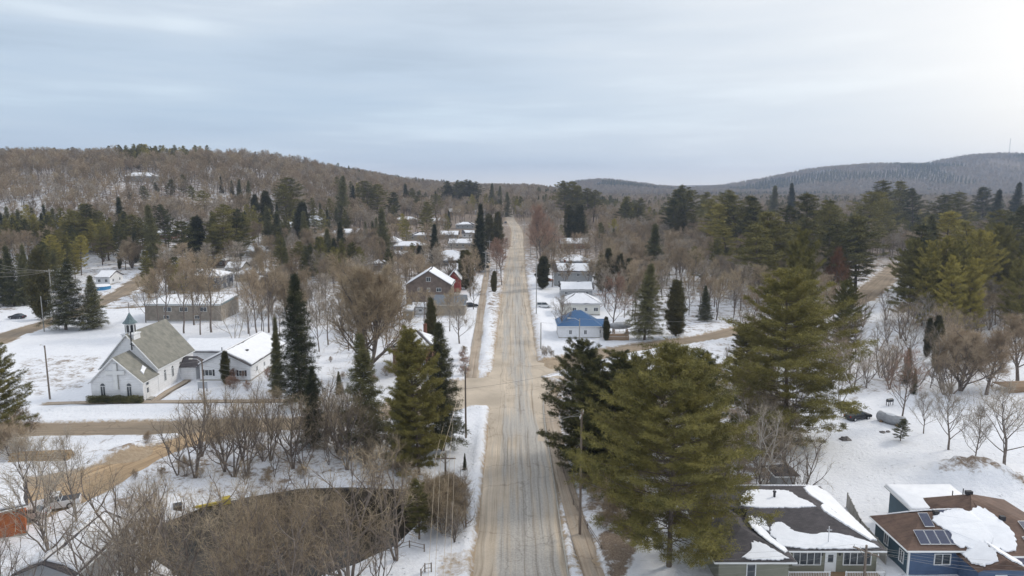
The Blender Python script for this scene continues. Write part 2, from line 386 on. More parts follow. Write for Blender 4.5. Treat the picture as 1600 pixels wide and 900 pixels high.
# snow covered ground with leaf litter, sand and slush, patches driven by where each really lies
def ground_mat():
    m = bpy.data.materials.new('snowy_ground'); m.use_nodes = True; N = m.node_tree.nodes; L = m.node_tree.links; b = N['Principled BSDF']
    tc = nd(N, 'ShaderNodeTexCoord'); P = tc.outputs['Object']
    def noise(s, d=5, r=.6):
        n = nd(N, 'ShaderNodeTexNoise'); n.inputs['Scale'].default_value = s; n.inputs['Detail'].default_value = d; n.inputs['Roughness'].default_value = r; L.new(P, n.inputs[0]); return n.outputs[0]
    lit = nd(N, 'ShaderNodeAttribute', attribute_name='litter').outputs['Fac']
    sand = nd(N, 'ShaderNodeAttribute', attribute_name='sand').outputs['Fac']
    n1, n2, n3 = noise(.35, 8, .68), noise(1.6, 6, .65), noise(6, 4)
    snow = ramp_(N, L, n2, [(.3, (.74, .755, .80)), (.7, (.84, .85, .88))])
    leaf = ramp_(N, L, n3, [(.3, (.15, .11, .08)), (.5, (.24, .185, .14)), (.7, (.33, .275, .22))])
    sandc = ramp_(N, L, n2, [(.3, (.30, .225, .15)), (.7, (.44, .35, .25))])
    # litter: fraction of ground uncovered
    fl = math_(N, L, 'MULTIPLY', math_(N, L, 'ADD', math_(N, L, 'SUBTRACT', math_(N, L, 'ADD', math_(N, L, 'MULTIPLY', n1, .6), math_(N, L, 'MULTIPLY', n2, .4)), .80), math_(N, L, 'MULTIPLY', lit, .62)), 9.0, clamp=True)
    fs = math_(N, L, 'MULTIPLY', math_(N, L, 'ADD', math_(N, L, 'SUBTRACT', math_(N, L, 'ADD', math_(N, L, 'MULTIPLY', n1, .4), math_(N, L, 'MULTIPLY', n2, .6)), .80), math_(N, L, 'MULTIPLY', sand, .62)), 5.0, clamp=True)
    c = mix_(N, L, fl, snow, leaf); c = mix_(N, L, fs, c, sandc)
    L.new(c, b.inputs['Base Color']); b.inputs['Roughness'].default_value = .75; b.inputs['Specular IOR Level'].default_value = .15
    vo = nd(N, 'ShaderNodeTexVoronoi'); vo.inputs['Scale'].default_value = 1.15; L.new(P, vo.inputs[0])
    pr = math_(N, L, 'MULTIPLY', math_(N, L, 'MULTIPLY', ramp_(N, L, vo.outputs['Distance'], [(.10, (1, 1, 1)), (.22, (0, 0, 0))]), ramp_(N, L, n1, [(.50, (0, 0, 0)), (.56, (1, 1, 1))])), -1.2)
    bp = nd(N, 'ShaderNodeBump'); bp.inputs['Strength'].default_value = .7; bp.inputs['Distance'].default_value = .28
    L.new(math_(N, L, 'ADD', pr, math_(N, L, 'ADD', n2, math_(N, L, 'MULTIPLY', n3, .3))), bp.inputs['Height']); L.new(bp.outputs[0], b.inputs['Normal'])
    M['ground'] = m; return m
ground_mat()
def road_mat(name, sandy, grey):
    # attribute 'across' runs 0..1 over the width, 'along' in metres
    m = bpy.data.materials.new(name); m.use_nodes = True; N = m.node_tree.nodes; L = m.node_tree.links; b = N['Principled BSDF']
    ac = nd(N, 'ShaderNodeAttribute', attribute_name='across').outputs['Fac']; al = nd(N, 'ShaderNodeAttribute', attribute_name='along').outputs['Fac']
    gy = nd(N, 'ShaderNodeAttribute', attribute_name='bare').outputs['Fac']
    tc = nd(N, 'ShaderNodeTexCoord'); P = tc.outputs['Object']
    cm = nd(N, 'ShaderNodeCombineXYZ'); L.new(math_(N, L, 'MULTIPLY', ac, 9.0), cm.inputs[0]); L.new(math_(N, L, 'MULTIPLY', al, .035), cm.inputs[1])
    st = nd(N, 'ShaderNodeTexNoise'); st.inputs['Scale'].default_value = 1.3; st.inputs['Detail'].default_value = 6; st.inputs['Roughness'].default_value = .65; L.new(cm.outputs[0], st.inputs[0])
    n1 = nd(N, 'ShaderNodeTexNoise'); n1.inputs['Scale'].default_value = .16; n1.inputs['Detail'].default_value = 7; L.new(P, n1.inputs[0])
    n2 = nd(N, 'ShaderNodeTexNoise'); n2.inputs['Scale'].default_value = 5; n2.inputs['Detail'].default_value = 5; L.new(P, n2.inputs[0])
    sa = ramp_(N, L, n1.outputs[0], [(.3, tuple(c * .80 for c in sandy)), (.55, sandy), (.75, tuple(min(1, c * 1.18) for c in sandy))])
    asp = ramp_(N, L, n2.outputs[0], [(.3, tuple(c * .88 for c in grey)), (.7, tuple(c * 1.1 for c in grey))])
    f = math_(N, L, 'ADD', math_(N, L, 'MULTIPLY', math_(N, L, 'SUBTRACT', st.outputs[0], .5), 4.6), math_(N, L, 'MULTIPLY', math_(N, L, 'SUBTRACT', n1.outputs[0], .5), 1.0))
    f = math_(N, L, 'ADD', f, gy, clamp=True)
    c = mix_(N, L, f, sa, asp)
    # damp brown ruts along the lanes and wet patches
    cm2 = nd(N, 'ShaderNodeCombineXYZ'); L.new(math_(N, L, 'MULTIPLY', ac, 16.0), cm2.inputs[0]); L.new(math_(N, L, 'MULTIPLY', al, .02), cm2.inputs[1]); cm2.inputs[2].default_value = 7.3
    s2 = nd(N, 'ShaderNodeTexNoise'); s2.inputs['Scale'].default_value = 1.1; s2.inputs['Detail'].default_value = 5; s2.inputs['Roughness'].default_value = .7; L.new(cm2.outputs[0], s2.inputs[0])
    c = mix_(N, L, 1.0, c, ramp_(N, L, s2.outputs[0], [(.34, (.58, .54, .50)), (.46, (.94, .93, .92)), (.62, (1.14, 1.13, 1.12))]), 'MULTIPLY')
    # tar sealed cracks and old patches
    vo = nd(N, 'ShaderNodeTexVoronoi', feature='DISTANCE_TO_EDGE'); vo.inputs['Scale'].default_value = .09
    wn = nd(N, 'ShaderNodeTexNoise'); wn.inputs['Scale'].default_value = .4; wn.inputs['Detail'].default_value = 4; L.new(P, wn.inputs[0])
    wp = mix_(N, L, .12, P, wn.outputs['Color'], 'ADD'); L.new(P, vo.inputs[0])
    vv = nd(N, 'ShaderNodeVectorMath', operation='MULTIPLY_ADD'); L.new(wn.outputs['Color'], vv.inputs[0]); vv.inputs[1].default_value = (5, 5, 0); L.new(P, vv.inputs[2]); L.new(vv.outputs[0], vo.inputs[0])
    cr = ramp_(N, L, vo.outputs['Distance'], [(0.0, (.62, .6, .58)), (.004, (.66, .64, .62)), (.010, (1, 1, 1))])
    c = mix_(N, L, .6, c, mix_(N, L, 1.0, c, cr, 'MULTIPLY'))
    c = mix_(N, L, 1.0, c, ramp_(N, L, n2.outputs[0], [(.3, (.93, .93, .93)), (.7, (1.06, 1.06, 1.06))]), 'MULTIPLY')
    L.new(c, b.inputs['Base Color']); b.inputs['Roughness'].default_value = .85; b.inputs['Specular IOR Level'].default_value = .2
    bp = nd(N, 'ShaderNodeBump'); bp.inputs['Strength'].default_value = .25; bp.inputs['Distance'].default_value = .05; L.new(n2.outputs[0], bp.inputs['Height']); L.new(bp.outputs[0], b.inputs['Normal'])
    M[name] = m; return m
road_mat('main_road', (.50, .43, .345), (.41, .39, .36))
road_mat('side_road', (.31, .25, .185), (.21, .18, .145))
road_mat('dirt_road', (.44, .32, .20), (.36, .265, .165))
road_mat('walk_surface', (.42, .345, .27), (.37, .33, .28))

# ------------------------------------------------------------------ ground sheet
def axis(lo, hi, step, far_lo, far_hi, g=1.06, mx=45):
    a = list(np.arange(lo, hi + 1e-6, step)); s = step; x = hi
    while x < far_hi: s = min(s * g, mx); x += s; a.append(x)
    s = step; x = lo; pre = []
    while x > far_lo: s = min(s * g, mx); x -= s; pre.append(x)
    return np.array(pre[::-1] + a)
xs = axis(-118, 84, .9, -3600, 4600); ys = axis(58, 230, .9, -260, 5200, 1.045)
GX, GY = np.meshgrid(xs, ys); gx, gy = GX.ravel(), GY.ravel()
gz = hground(gx, gy)
nx, ny = len(xs), len(ys)
idx = np.arange(nx * ny).reshape(ny, nx)
q = np.stack([idx[:-1, :-1], idx[:-1, 1:], idx[1:, 1:], idx[1:, :-1]], -1).reshape(-1, 4)
me = bpy.data.meshes.new('ground'); me.vertices.add(len(gx)); me.vertices.foreach_set('co', np.stack([gx, gy, gz], 1).astype(np.float32).ravel())
me.loops.add(4 * len(q)); me.loops.foreach_set('vertex_index', q.astype(np.int32).ravel())
me.polygons.add(len(q)); me.polygons.foreach_set('loop_start', np.arange(0, 4 * len(q), 4, dtype=np.int32)); me.polygons.foreach_set('use_smooth', np.ones(len(q), bool))
me.update(calc_edges=True); me.materials.append(M['ground'])
# where leaf litter and sand really lie
def pxpoly(*pts): return [G(*p) for p in pts]
rd, wd = road_d(gx, gy), walk_d(gx, gy)
OPEN = [pxpoly((-400, 640), (-200, 560), (0, 498), (60, 480), (215, 487), (300, 520), (450, 515), (455, 650), (-400, 650)),
        pxpoly((1235, 770), (1255, 705), (1330, 650), (1400, 622), (1480, 632), (1540, 608), (1610, 590), (1800, 600), (2000, 1000), (1100, 1000)),
        pxpoly((600, 480), (745, 440), (745, 590), (600, 590)), pxpoly((835, 440), (930, 440), (1000, 545), (850, 560)),
        pxpoly((700, 640), (765, 650), (750, 900), (640, 900), (560, 890), (640, 820), (700, 760)), pxpoly((960, 900), (970, 840), (1040, 825), (1110, 830), (1110, 1000), (960, 1000))]
lit = .50 - .07 * (gx < -20) * (gy < 215) + .16 * (vnoise(gx, gy, 45, 8) - .5) + (.26 - .16 * sst((-gx - 60) / 120) * (gy < 640)) * sst((gy - 210) / 260) + .3 * sst((gy - 900) / 900)
for pl in OPEN:
    s = sdf(gx, gy, pl); lit = lit * sst((s + 1) / 6)
lit = np.maximum(lit, .40 * sst((4 - sdf(gx, gy, POND)) / 4))
s = sdf(gx, gy, pxpoly((720, 600), (620, 640), (430, 655), (250, 690), (230, 760), (330, 760), (500, 745), (640, 740), (690, 690))); lit = np.maximum(lit, .52 * sst((1 - s) / 3))
s = sdf(gx, gy, pxpoly((850, 640), (850, 590), (1180, 560), (1260, 640), (1240, 760), (1130, 800), (960, 840), (900, 800))); lit = np.maximum(lit, .62 * sst((1 - s) / 3))
s = sdf(gx, gy, pxpoly((950, 905), (935, 840), (1000, 800), (1010, 830), (975, 905))); lit = np.maximum(lit, .75 * sst((1 - s) / 1.5))
for (hx, hy, rx, ry, hh) in HEAPS[9:13]: lit = np.maximum(lit, .66 * np.exp(-(((gx - hx) / rx) ** 2 + ((gy - hy) / ry) ** 2)))
sand = .95 * np.exp(-np.maximum(rd, 0) / 1.1)
sand = np.maximum(sand, .72 * np.exp(-np.maximum(rd, 0) / 5) * (gx > -12) * (gx < 14) * (gy > 118) * (gy < 700))
sand = np.maximum(sand, .85 * np.exp(-np.maximum(wd, 0) / .6))
s = sdf(gx, gy, pxpoly((20, 560), (110, 553), (175, 553), (165, 575), (140, 610), (40, 625), (0, 600))); lit = np.maximum(lit, .50 * sst((2 - s) / 5)); sand = np.maximum(sand, .40 * sst((2 - s) / 5))
s = sdf(gx, gy, pxpoly((0, 800), (30, 745), (120, 735), (215, 722), (190, 755), (120, 800), (60, 830))); sand = np.maximum(sand, .95 * sst((1 - s) / 3))
s = sdf(gx, gy, pxpoly((765, 905), (745, 860), (690, 868), (680, 905))); sand = np.maximum(sand, .68 * sst((2 - s) / 3))
for nm, a in (('litter', lit), ('sand', sand)):
    at_ = me.attributes.new(nm, 'FLOAT', 'POINT'); at_.data.foreach_set('value', a.astype(np.float32))
go = link('snowy_ground', me); tag(go, kind='structure')
wp_ = MB(); cx, cy = np.mean([p[0] for p in POND]), np.mean([p[1] for p in POND])
wp_.prism([(cx + (x - cx) * 1.12, cy + (y - cy) * 1.14) for x, y in POND], POND_Z - .1, POND_Z)
m = mat('pond_water', (.018, .016, .012), .12, (.055, .046, .036), .16, .12, 2.5, spec=.16, lo=.42, hi=.66)
po = wp_.build('pond_water', m); tag(po, kind='structure')

# ------------------------------------------------------------------ roads draped on the terrain
def smooth_line(pts, ws, step):
    P, W = [], []
    n = len(pts)
    for i in range(n - 1):
        p0, p1, p2, p3 = [np.array(pts[max(0, min(n - 1, k))]) for k in (i - 1, i, i + 1, i + 2)]
        k = max(1, int(np.linalg.norm(p2 - p1) / step))
        for j in range(k):
            t = j / k
            P.append(.5 * ((2 * p1) + (-p0 + p2) * t + (2 * p0 - 5 * p1 + 4 * p2 - p3) * t * t + (-p0 + 3 * p1 - 3 * p2 + p3) * t ** 3)); W.append(ws[i] * (1 - t) + ws[i + 1] * t)
    P.append(np.array(pts[-1])); W.append(ws[-1]); return np.array(P), np.array(W)
def road(name, pts, ws, m, lift, bare=0.0, extra=.5, na=12, barefn=None, kind='structure'):
    P, W = smooth_line(pts, ws, 1.6); T = np.gradient(P, axis=0); T /= np.linalg.norm(T, axis=1)[:, None]; Nn = np.stack([T[:, 1], -T[:, 0]], 1)
    a = np.linspace(-1, 1, na + 1); wob = (vnoise(P[:, 0], P[:, 1], 4, 6) - .5) * .7
    off = a[None, :] * (W + extra + wob * (extra > .2))[:, None]
    X = P[:, 0:1] + Nn[:, 0:1] * off; Y = P[:, 1:2] + Nn[:, 1:2] * off
    Z = hmid(X, Y) + lift - .16 * (np.abs(a)[None, :] ** 6) * (extra > .2)
    V = np.stack([X, Y, Z], -1).reshape(-1, 3); ix = np.arange(len(V)).reshape(len(P), na + 1)
    q = np.stack([ix[:-1, :-1], ix[:-1, 1:], ix[1:, 1:], ix[1:, :-1]], -1).reshape(-1, 4)
    me = bpy.data.meshes.new(name); me.from_pydata(V.tolist(), [], q.tolist()); me.materials.append(m)
    al = np.concatenate([[0], np.cumsum(np.linalg.norm(np.diff(P, axis=0), axis=1))])
    bb = np.full(X.shape, bare) if barefn is None else barefn(X, Y)
    for nm, arr in (('across', np.repeat((a[None, :] + 1) / 2, len(P), 0) * W.mean() / 4), ('along', np.repeat(al[:, None], na + 1, 1)), ('bare', bb)):
        at_ = me.attributes.new(nm, 'FLOAT', 'POINT'); at_.data.foreach_set('value', arr.astype(np.float32).ravel())
    me.polygons.foreach_set('use_smooth', [True] * len(me.polygons)); me.update()
    o = link(name, me); tag(o, kind=kind); return o
def mbare(X, Y):
    g = np.exp(-((X - 2.0) / 1.9) ** 2) * 1.1 + .9 * np.exp(-((X + 1.6) / 1.0) ** 2) * sst((Y - 130) / 40)
    near = sst((120 - Y) / 14)
    g = g * (1 - near) + near * 1.2 * (sst((X + 1.9) / .5)) * (1 - sst((X - 4.7) / .8))
    mud = np.exp(-(((X + .6) / 1.0) ** 2 + ((Y - 84) / 7) ** 2)) + np.exp(-(((X - 0) / .6) ** 2 + ((Y - 100) / 3) ** 2))
    g = g - 1.1 * mud - .5 * sst((Y - 260) / 120)
    xx = np.exp(-((Y - 130) / 9) ** 2) * (1 - np.exp(-((X - 1.5) / 2) ** 2) * .6)
    return g - .15 - .45 * xx
road('main_road', MAIN, MAINW, M['main_road'], 0.05, barefn=mbare, na=16)
road('left_side_street', LEFTST, LEFTW, M['side_road'], 0.034, -.05)
road('right_side_street', RIGHTST, RIGHTW, M['side_road'], 0.030, -.35)
road('upper_street', UPST, UPW, M['side_road'], 0.03, -.1)
road('lane', LANE, LANEW, M['side_road'], 0.036, 0)
road('dirt_driveway', DRIVE, DRIVEW, M['dirt_road'], 0.026, -.2, extra=1.0)
def corner(name, pts, lift):              # widened mouths of the junction
    cx = np.mean([p[0] for p in pts]); cy = np.mean([p[1] for p in pts]); V = [(cx, cy)]; n = 10
    F = []
    rings = [[(cx + (x - cx) * k / n, cy + (y - cy) * k / n) for x, y in pts] for k in range(1, n + 1)]
    for r in rings: V += r
    m_ = len(pts)
    F += [(0, 1 + i, 1 + (i + 1) % m_) for i in range(m_)]
    for k in range(n - 1): F += [(1 + k * m_ + i, 1 + (k + 1) * m_ + i, 1 + (k + 1) * m_ + (i + 1) % m_, 1 + k * m_ + (i + 1) % m_) for i in range(m_)]
    V = [(x, y, hz(x, y) + lift) for x, y in V]
    me = bpy.data.meshes.new(name); me.from_pydata(V, [], F); me.materials.append(M['main_road'])
    for nm, v in (('across', .4), ('along', 3), ('bare', -.35)):
        at_ = me.attributes.new(nm, 'FLOAT', 'POINT'); at_.data.foreach_set('value', [v] * len(V))
    me.update(); o = link(name, me); tag(o, kind='structure')
corner('junction_surface', [G(*p) for p in ((700, 640), (745, 650), (765, 668), (776, 690), (850, 690), (856, 650), (860, 610), (900, 575), (840, 566), (830, 545), (776, 545), (752, 570), (700, 598), (640, 618), (640, 634))], .040)
road('left_pavement', SWALKL, [1.0] * len(SWALKL), M['walk_surface'], .07, .2, extra=.1, na=3)
road('right_pavement', SWALKR, [1.0] * len(SWALKR), M['walk_surface'], .13, .2, extra=.1, na=3)
road('church_pavement', SWALKC, [.75] * len(SWALKC), M['walk_surface'], .07, .1, extra=.1, na=3)
road('church_path', PATHC, [.6] * len(PATHC), M['walk_surface'], .09, .3, extra=.1, na=3)
def kerb(name, pts, hw=.09, h=.13):
    b = MB(); P, _ = smooth_line(pts, [1] * len(pts), 2.0)
    T = np.gradient(P, axis=0); T /= np.linalg.norm(T, axis=1)[:, None]
    vs = []
    for p, t in zip(P, T):
        z = hz(*p); nx_, ny_ = t[1], -t[0]
        vs += [(p[0] - nx_ * hw, p[1] - ny_ * hw, z - .05), (p[0] - nx_ * hw, p[1] - ny_ * hw, z + h + .04), (p[0] + nx_ * hw, p[1] + ny_ * hw, z + h + .04), (p[0] + nx_ * hw, p[1] + ny_ * hw, z - .05)]
    fs = [(4 * i + k, 4 * i + k + 1, 4 * i + k + 5, 4 * i + k + 4) for i in range(len(P) - 1) for k in range(3)]
    b.add(vs, fs); o = b.build(name, M['concrete']); tag(o, kind='structure')
kerb('right_kerb', [(5.72, 58), (5.6, 90), (5.5, 112), (6.2, 124), (8.2, 130)])
kerb('left_kerb', [(-5.0, 142), (-5.0, 200), (-4.9, 300)])
# ------------------------------------------------------------------ trees: meshes
def norm(a): return a / np.maximum(np.linalg.norm(a, axis=-1, keepdims=True), 1e-9)
class Tree:
    def __init__(s, seed): s.V = []; s.T = []; s.I = []; s.n = 0; s.r = np.random.default_rng(seed); s.cut = None
    def push(s, V, T, mi): s.V.append(V); s.T.append(T + s.n); s.I.append(np.full(len(T), mi)); s.n += len(V)
    def tube(s, P, rad, k, mi):
        P = np.asarray(P, float); m = len(P); T = norm(np.gradient(P, axis=0)); a = norm(np.cross(T, [.31, .17, .93] if abs(T[0, 2]) < .9 else [1, .1, 0])); b = np.cross(T, a)
        ang = np.arange(k) * 2 * np.pi / k; rad = np.asarray(rad, float)
        V = (P[:, None, :] + (a[:, None, :] * np.cos(ang)[None, :, None] + b[:, None, :] * np.sin(ang)[None, :, None]) * rad[:, None, None]).reshape(-1, 3)
        i = np.arange(m - 1)[:, None] * k + np.arange(k)[None, :]; j = np.arange(m - 1)[:, None] * k + (np.arange(k)[None, :] + 1) % k
        T1 = np.stack([i, j, j + k], -1).reshape(-1, 3); T2 = np.stack([i, j + k, i + k], -1).reshape(-1, 3)
        s.push(V, np.concatenate([T1, T2]), mi)
    def blades(s, P, Dv, Ln, W, mi):
        n = len(P); Dv = norm(Dv); rv = s.r.normal(size=(n, 3)); sd = norm(np.cross(Dv, rv)) * (np.asarray(W).reshape(-1, 1) / 2)
        V = np.stack([P - sd, P + sd, P + Dv * np.asarray(Ln).reshape(-1, 1)], 1).reshape(-1, 3)
        s.push(V, np.arange(3 * n).reshape(n, 3), mi)
    def mesh(s, name, mats, only=None):
        V = np.concatenate(s.V); T = np.concatenate(s.T); I = np.concatenate(s.I)
        if only is not None:
            k = np.isin(I, only); T = T[k]; u, inv = np.unique(T.ravel(), return_inverse=True); V = V[u]; T = inv.reshape(-1, 3); I = np.zeros(len(T), int)
        return tri_mesh(name, V, T, I, mats)
def branch(t, p, d, ln, n, up, wob):
    P = [p]; d = np.array(d, float)
    for i in range(n):
        d = norm(d + np.array([0, 0, up]) + t.r.normal(size=3) * wob); P.append(P[-1] + d * ln / n)
    return np.array(P)
def bare_tree(seed, H=13., spread=.42, clear=.25, nl=11, stems=1, tw=.035, n2=6, n3=5, n4=7, up=.16, trunk_r=None, lean=0., twl=.9, bark=1):
    t = Tree(seed); r = t.r; TW = []
    tr = trunk_r or H * .016
    for sidx in range(stems):
        hh = H * (1 if stems == 1 else r.uniform(.75, 1.0)); az0 = 2 * math.pi * sidx / stems + r.uniform(-.4, .4)
        d0 = np.array([math.cos(az0), math.sin(az0), 0]) * (0 if stems == 1 else r.uniform(.18, .42)) + np.array([lean, 0, 1])
        p0 = np.array([d0[0], d0[1], 0]) * .15; p0[2] = -.3
        P = branch(t, p0, norm(d0), hh * .92, 9, .03 if stems == 1 else .08, .07)
        s_ = np.linspace(0, 1, len(P)); t.tube(P, tr * (1 - s_ * .9) * (1 if stems == 1 else .62), 6, 0)
        k1 = nl if stems == 1 else max(5, int(nl * 1.6 / stems))
        for i in range(k1):
            f = clear + (.97 - clear) * ((i + r.uniform(0, .8)) / k1); q = np.array([np.interp(f, s_, P[:, c]) for c in range(3)])
            az = i * 2.4 + r.uniform(-.5, .5) + az0; ln = H * spread * (1.15 - .75 * (f - clear) / (1 - clear)) * r.uniform(.75, 1.1); el = r.uniform(.45, .8) + .35 * f
            B = branch(t, q, [math.cos(az) * math.cos(el), math.sin(az) * math.cos(el), math.sin(el)], ln, 5, up, .13)
            r1 = tr * .42 * (1.1 - .6 * f); t.tube(B, np.linspace(r1, r1 * .25, 6), 4, 0)
            for j in range(n2):
                g = .25 + .75 * (j + r.uniform(0, .9)) / n2; b = np.array([np.interp(g, np.linspace(0, 1, 6), B[:, c]) for c in range(3)])
                dr = norm(norm(B[-1] - B[0]) + r.normal(size=3) * .62 + np.array([0, 0, .15])); l2 = ln * .50 * (1.15 - .5 * g)
                B2 = branch(t, b, dr, l2, 3, up * .8, .15); t.tube(B2, np.linspace(r1 * .34, r1 * .12, 4), 3, 0)
                for k in range(n3):
                    g2 = .2 + .8 * (k + r.uniform(0, .9)) / n3; c_ = np.array([np.interp(g2, np.linspace(0, 1, 4), B2[:, c]) for c in range(3)])
                    d3 = norm(norm(B2[-1] - B2[0]) + r.normal(size=3) * .65 + np.array([0, 0, .12])); l3 = l2 * .55
                    t.blades(c_[None], d3[None], [l3], [tw * 2.0], 1)
                    m_ = n4; gs = r.uniform(.1, 1, m_)[:, None]; TW.append((c_ + d3 * l3 * gs, norm(d3 + r.normal(size=(m_, 3)) * .6 + [0, 0, .15]), r.uniform(.5, 1.2, m_) * twl * H / 13, r.uniform(.6, 1.2, m_) * tw))
    t.blades(*[np.concatenate([x[i] for x in TW]) for i in range(4)], 1)
    return t
def conifer(seed, H=20., Rm=5., base=.18, shape='pine', whorl=.75, per=5, tufts=9, bl=10, blen=.42, bw=.05, trunk_r=None):
    t = Tree(seed); r = t.r; tr = trunk_r or H * .014
    P = branch(t, np.array([0, 0, -.3]), [0, 0, 1], H + .3, 10, .0, .012 if shape != 'pine' else .025); s_ = np.linspace(0, 1, 11); t.tube(P, tr * (1.02 - s_ * .95), 7, 0)
    BP, BD, BL, BW = [], [], [], []
    z = H * base; side = r.uniform(0, 6.28)
    lopw = r.uniform(.72, 1.2, 12)
    while z < H * .985:
        f = z / H; g = max(0.0, (f - base) / (1 - base))
        if shape == 'pine': prof = (.55 + .45 * min(1, g / .25)) * (1 - g ** 2.2) ** .8 + .06
        elif shape == 'spruce': prof = (1 - g) ** .85 * min(1, .75 + g * 2.5) + .03
        else: prof = math.sin(math.pi * (.16 + .80 * g ** .85)) ** .7 * (1 - .35 * g)
        n = max(3, int(per * (1.0 if g < .8 else .8) + r.uniform(-.6, .9)))
        for i in range(n):
            az = 2 * math.pi * i / n + side + r.uniform(-.35, .35)
            if shape == 'pine': ln = Rm * prof * r.uniform(.42, 1.15) * lopw[int((az % 6.283) / 6.284 * 12)]; el = -.05 + .55 * g + r.uniform(-.12, .12); up = .07
            elif shape == 'spruce': ln = Rm * prof * r.uniform(.62, 1.18) * (.6 + .4 * lopw[int((az * 1.9 + f * 9) % 12)]); el = -.28 + .75 * g ** 1.5 + r.uniform(-.1, .1); up = .05 if g < .7 else .08
            else: ln = Rm * prof * r.uniform(.72, 1.1) * (.35 + .65 * lopw[int((az * 1.9 + f * 7) % 12)]); el = .65 + r.uniform(-.15, .2); up = .15
            if ln < .15: continue
            q = np.array([np.interp(f, s_, P[:, c]) for c in range(3)]); q[2] = z + r.uniform(-.25, .25) * whorl
            B = branch(t, q, [math.cos(az) * math.cos(el), math.sin(az) * math.cos(el), math.sin(el)], ln, 4, up, .05)
            t.tube(B, np.linspace(max(.02, tr * .20 * (ln / Rm) ** .5), .012, 5), 3, 0)
            k = max(3, int(tufts * (ln / Rm) + 2)); gs = np.sort(r.uniform(.34 if shape == 'pine' else .08, 1.0, k)); pb = np.stack([np.interp(gs, np.linspace(0, 1, 5), B[:, c]) for c in range(3)], 1)
            ax = norm(B[-1] - B[0]); lat = norm(np.cross(ax, [0, 0, 1]))
            wid = (1 - gs * .55) * ln * (.34 if shape == 'pine' else .30 if shape == 'spruce' else .25)
            sgn = np.where(np.arange(k) % 2 == 0, 1, -1)
            # each sprig: a short lateral spray carrying tufts of needles
            for sub in range(3):
                off = wid * sgn * (sub + .35) / 3 * r.uniform(.6, 1.1, k)
                c_ = pb + lat * off[:, None] + ax * (np.abs(off) * .45)[:, None] + r.normal(size=(k, 3)) * [.06, .06, .05 * ln ** .5]
                if shape == 'spruce': c_[:, 2] -= np.abs(off) * .35
                dirn = norm(ax * .7 + lat * (sgn * (.5 + .3 * sub))[:, None] + [0, 0, .25 if shape == 'pine' else -.15 if shape == 'spruce' else .8])
                m_ = bl
                cc = np.repeat(c_, m_, 0) + r.normal(size=(k * m_, 3)) * blen * .42 * ([1, 1, .45] if shape == 'pine' else [1, 1, 1]); dn = norm(np.repeat(dirn, m_, 0) * .7 + r.normal(size=(k * m_, 3)) * .75)
                BP.append(cc); BD.append(dn); BL.append(r.uniform(.7, 1.25, k * m_) * blen); BW.append(r.uniform(.7, 1.3, k * m_) * bw)
        z += whorl * (1 if shape != 'pine' else r.uniform(.75, 1.35)) * (1 - .35 * g)
    m_ = 40; BP.append(np.tile(P[-1], (m_, 1)) + r.normal(size=(m_, 3)) * [.12, .12, .3] - [0, 0, .3]); BD.append(norm(r.normal(size=(m_, 3)) * .6 + [0, 0, 1])); BL.append(np.full(m_, blen)); BW.append(np.full(m_, bw))
    t.blades(np.concatenate(BP), np.concatenate(BD), np.concatenate(BL), np.concatenate(BW), 1)
    return t
print('TREES start')
KIND = {}      # kind -> list of (tree arrays, nominal height, bark material, leaf material)
def reg(kind, trees, H, bark, leaf): KIND[kind] = [dict(t=t, H=H, bark=bark, leaf=leaf, mm={}) for t in trees]
reg('pine', [conifer(100 + i, 20, [4.6, 5.4, 4.0, 5.0][i], [.16, .22, .12, .28][i], 'pine', 1.0, 6, 10, 9, .46, .075) for i in range(4)], 20, 'pine_bark', 'pine_needles')
reg('pine_big', [conifer(200 + i, 22, [9.8, 9.2, 7.4][i], [.12, .05, .08][i], 'pine', [.80, .88, .80][i], 8, 31, 15, .36, .054) for i in range(3)], 22, 'pine_bark', 'pine_needles')
reg('spruce', [conifer(300 + i, 16, [3.0, 2.5, 3.5][i], .06, 'spruce', .55, 7, 7, 7, .38, .07) for i in range(3)], 16, 'pine_bark', 'spruce_needles')
reg('spruce_big', [conifer(400 + i, 18, [3.9, 3.3, 2.0][i], [.10, .06, .05][i], 'spruce', .50, 7, 13, 10, .30, .045) for i in range(3)], 18, 'pine_bark', 'spruce_needles')
reg('cedar', [conifer(500 + i, 9, [2.3, 1.9][i], .04, 'cedar', .40, 8, 9, 10, .30, .06) for i in range(2)], 9, 'pine_bark', 'cedar_leaves')
reg('bare', [bare_tree(600 + i, 13, [.40, .46, .36, .43][i], [.30, .22, .36, .26][i], 12, 1, .040, 7, 5, 7) for i in range(4)], 13, 'bark', 'twigs_brown')
reg('bare_big', [bare_tree(700 + i, 15, [.44, .40][i], [.14, .2][i], [26, 16][i], [5, 1][i], .032, 9, 8, 11, .15, trunk_r=.36) for i in range(2)], 15, 'bark', 'twigs_brown')
reg('shrub', [bare_tree(800 + i, 5, .5, .08, 12, [6, 7, 5][i], .022, 5, 4, 7, .12, trunk_r=.07, twl=1.5) for i in range(3)], 5, 'bark', 'twigs_tan')
reg('field', [bare_tree(900 + i, 8, .46, .20, 16, 1, .018, 6, 5, 6, .13, trunk_r=.13, twl=1.0) for i in range(3)], 8, 'bark', 'twigs_grey')
reg('birch', [bare_tree(950 + i, 13, .30, .25, 9, [3, 2][i], .022, 5, 4, 4, .10, trunk_r=.17) for i in range(2)], 13, 'birch_bark', 'twigs_grey')
reg('thicket', [bare_tree(970 + i, 10, .42, .18, 12, [3, 2, 4][i], .013, 5, 4, 4, .16, trunk_r=.19, twl=1.2) for i in range(3)], 10, 'bark', 'twigs_brown')
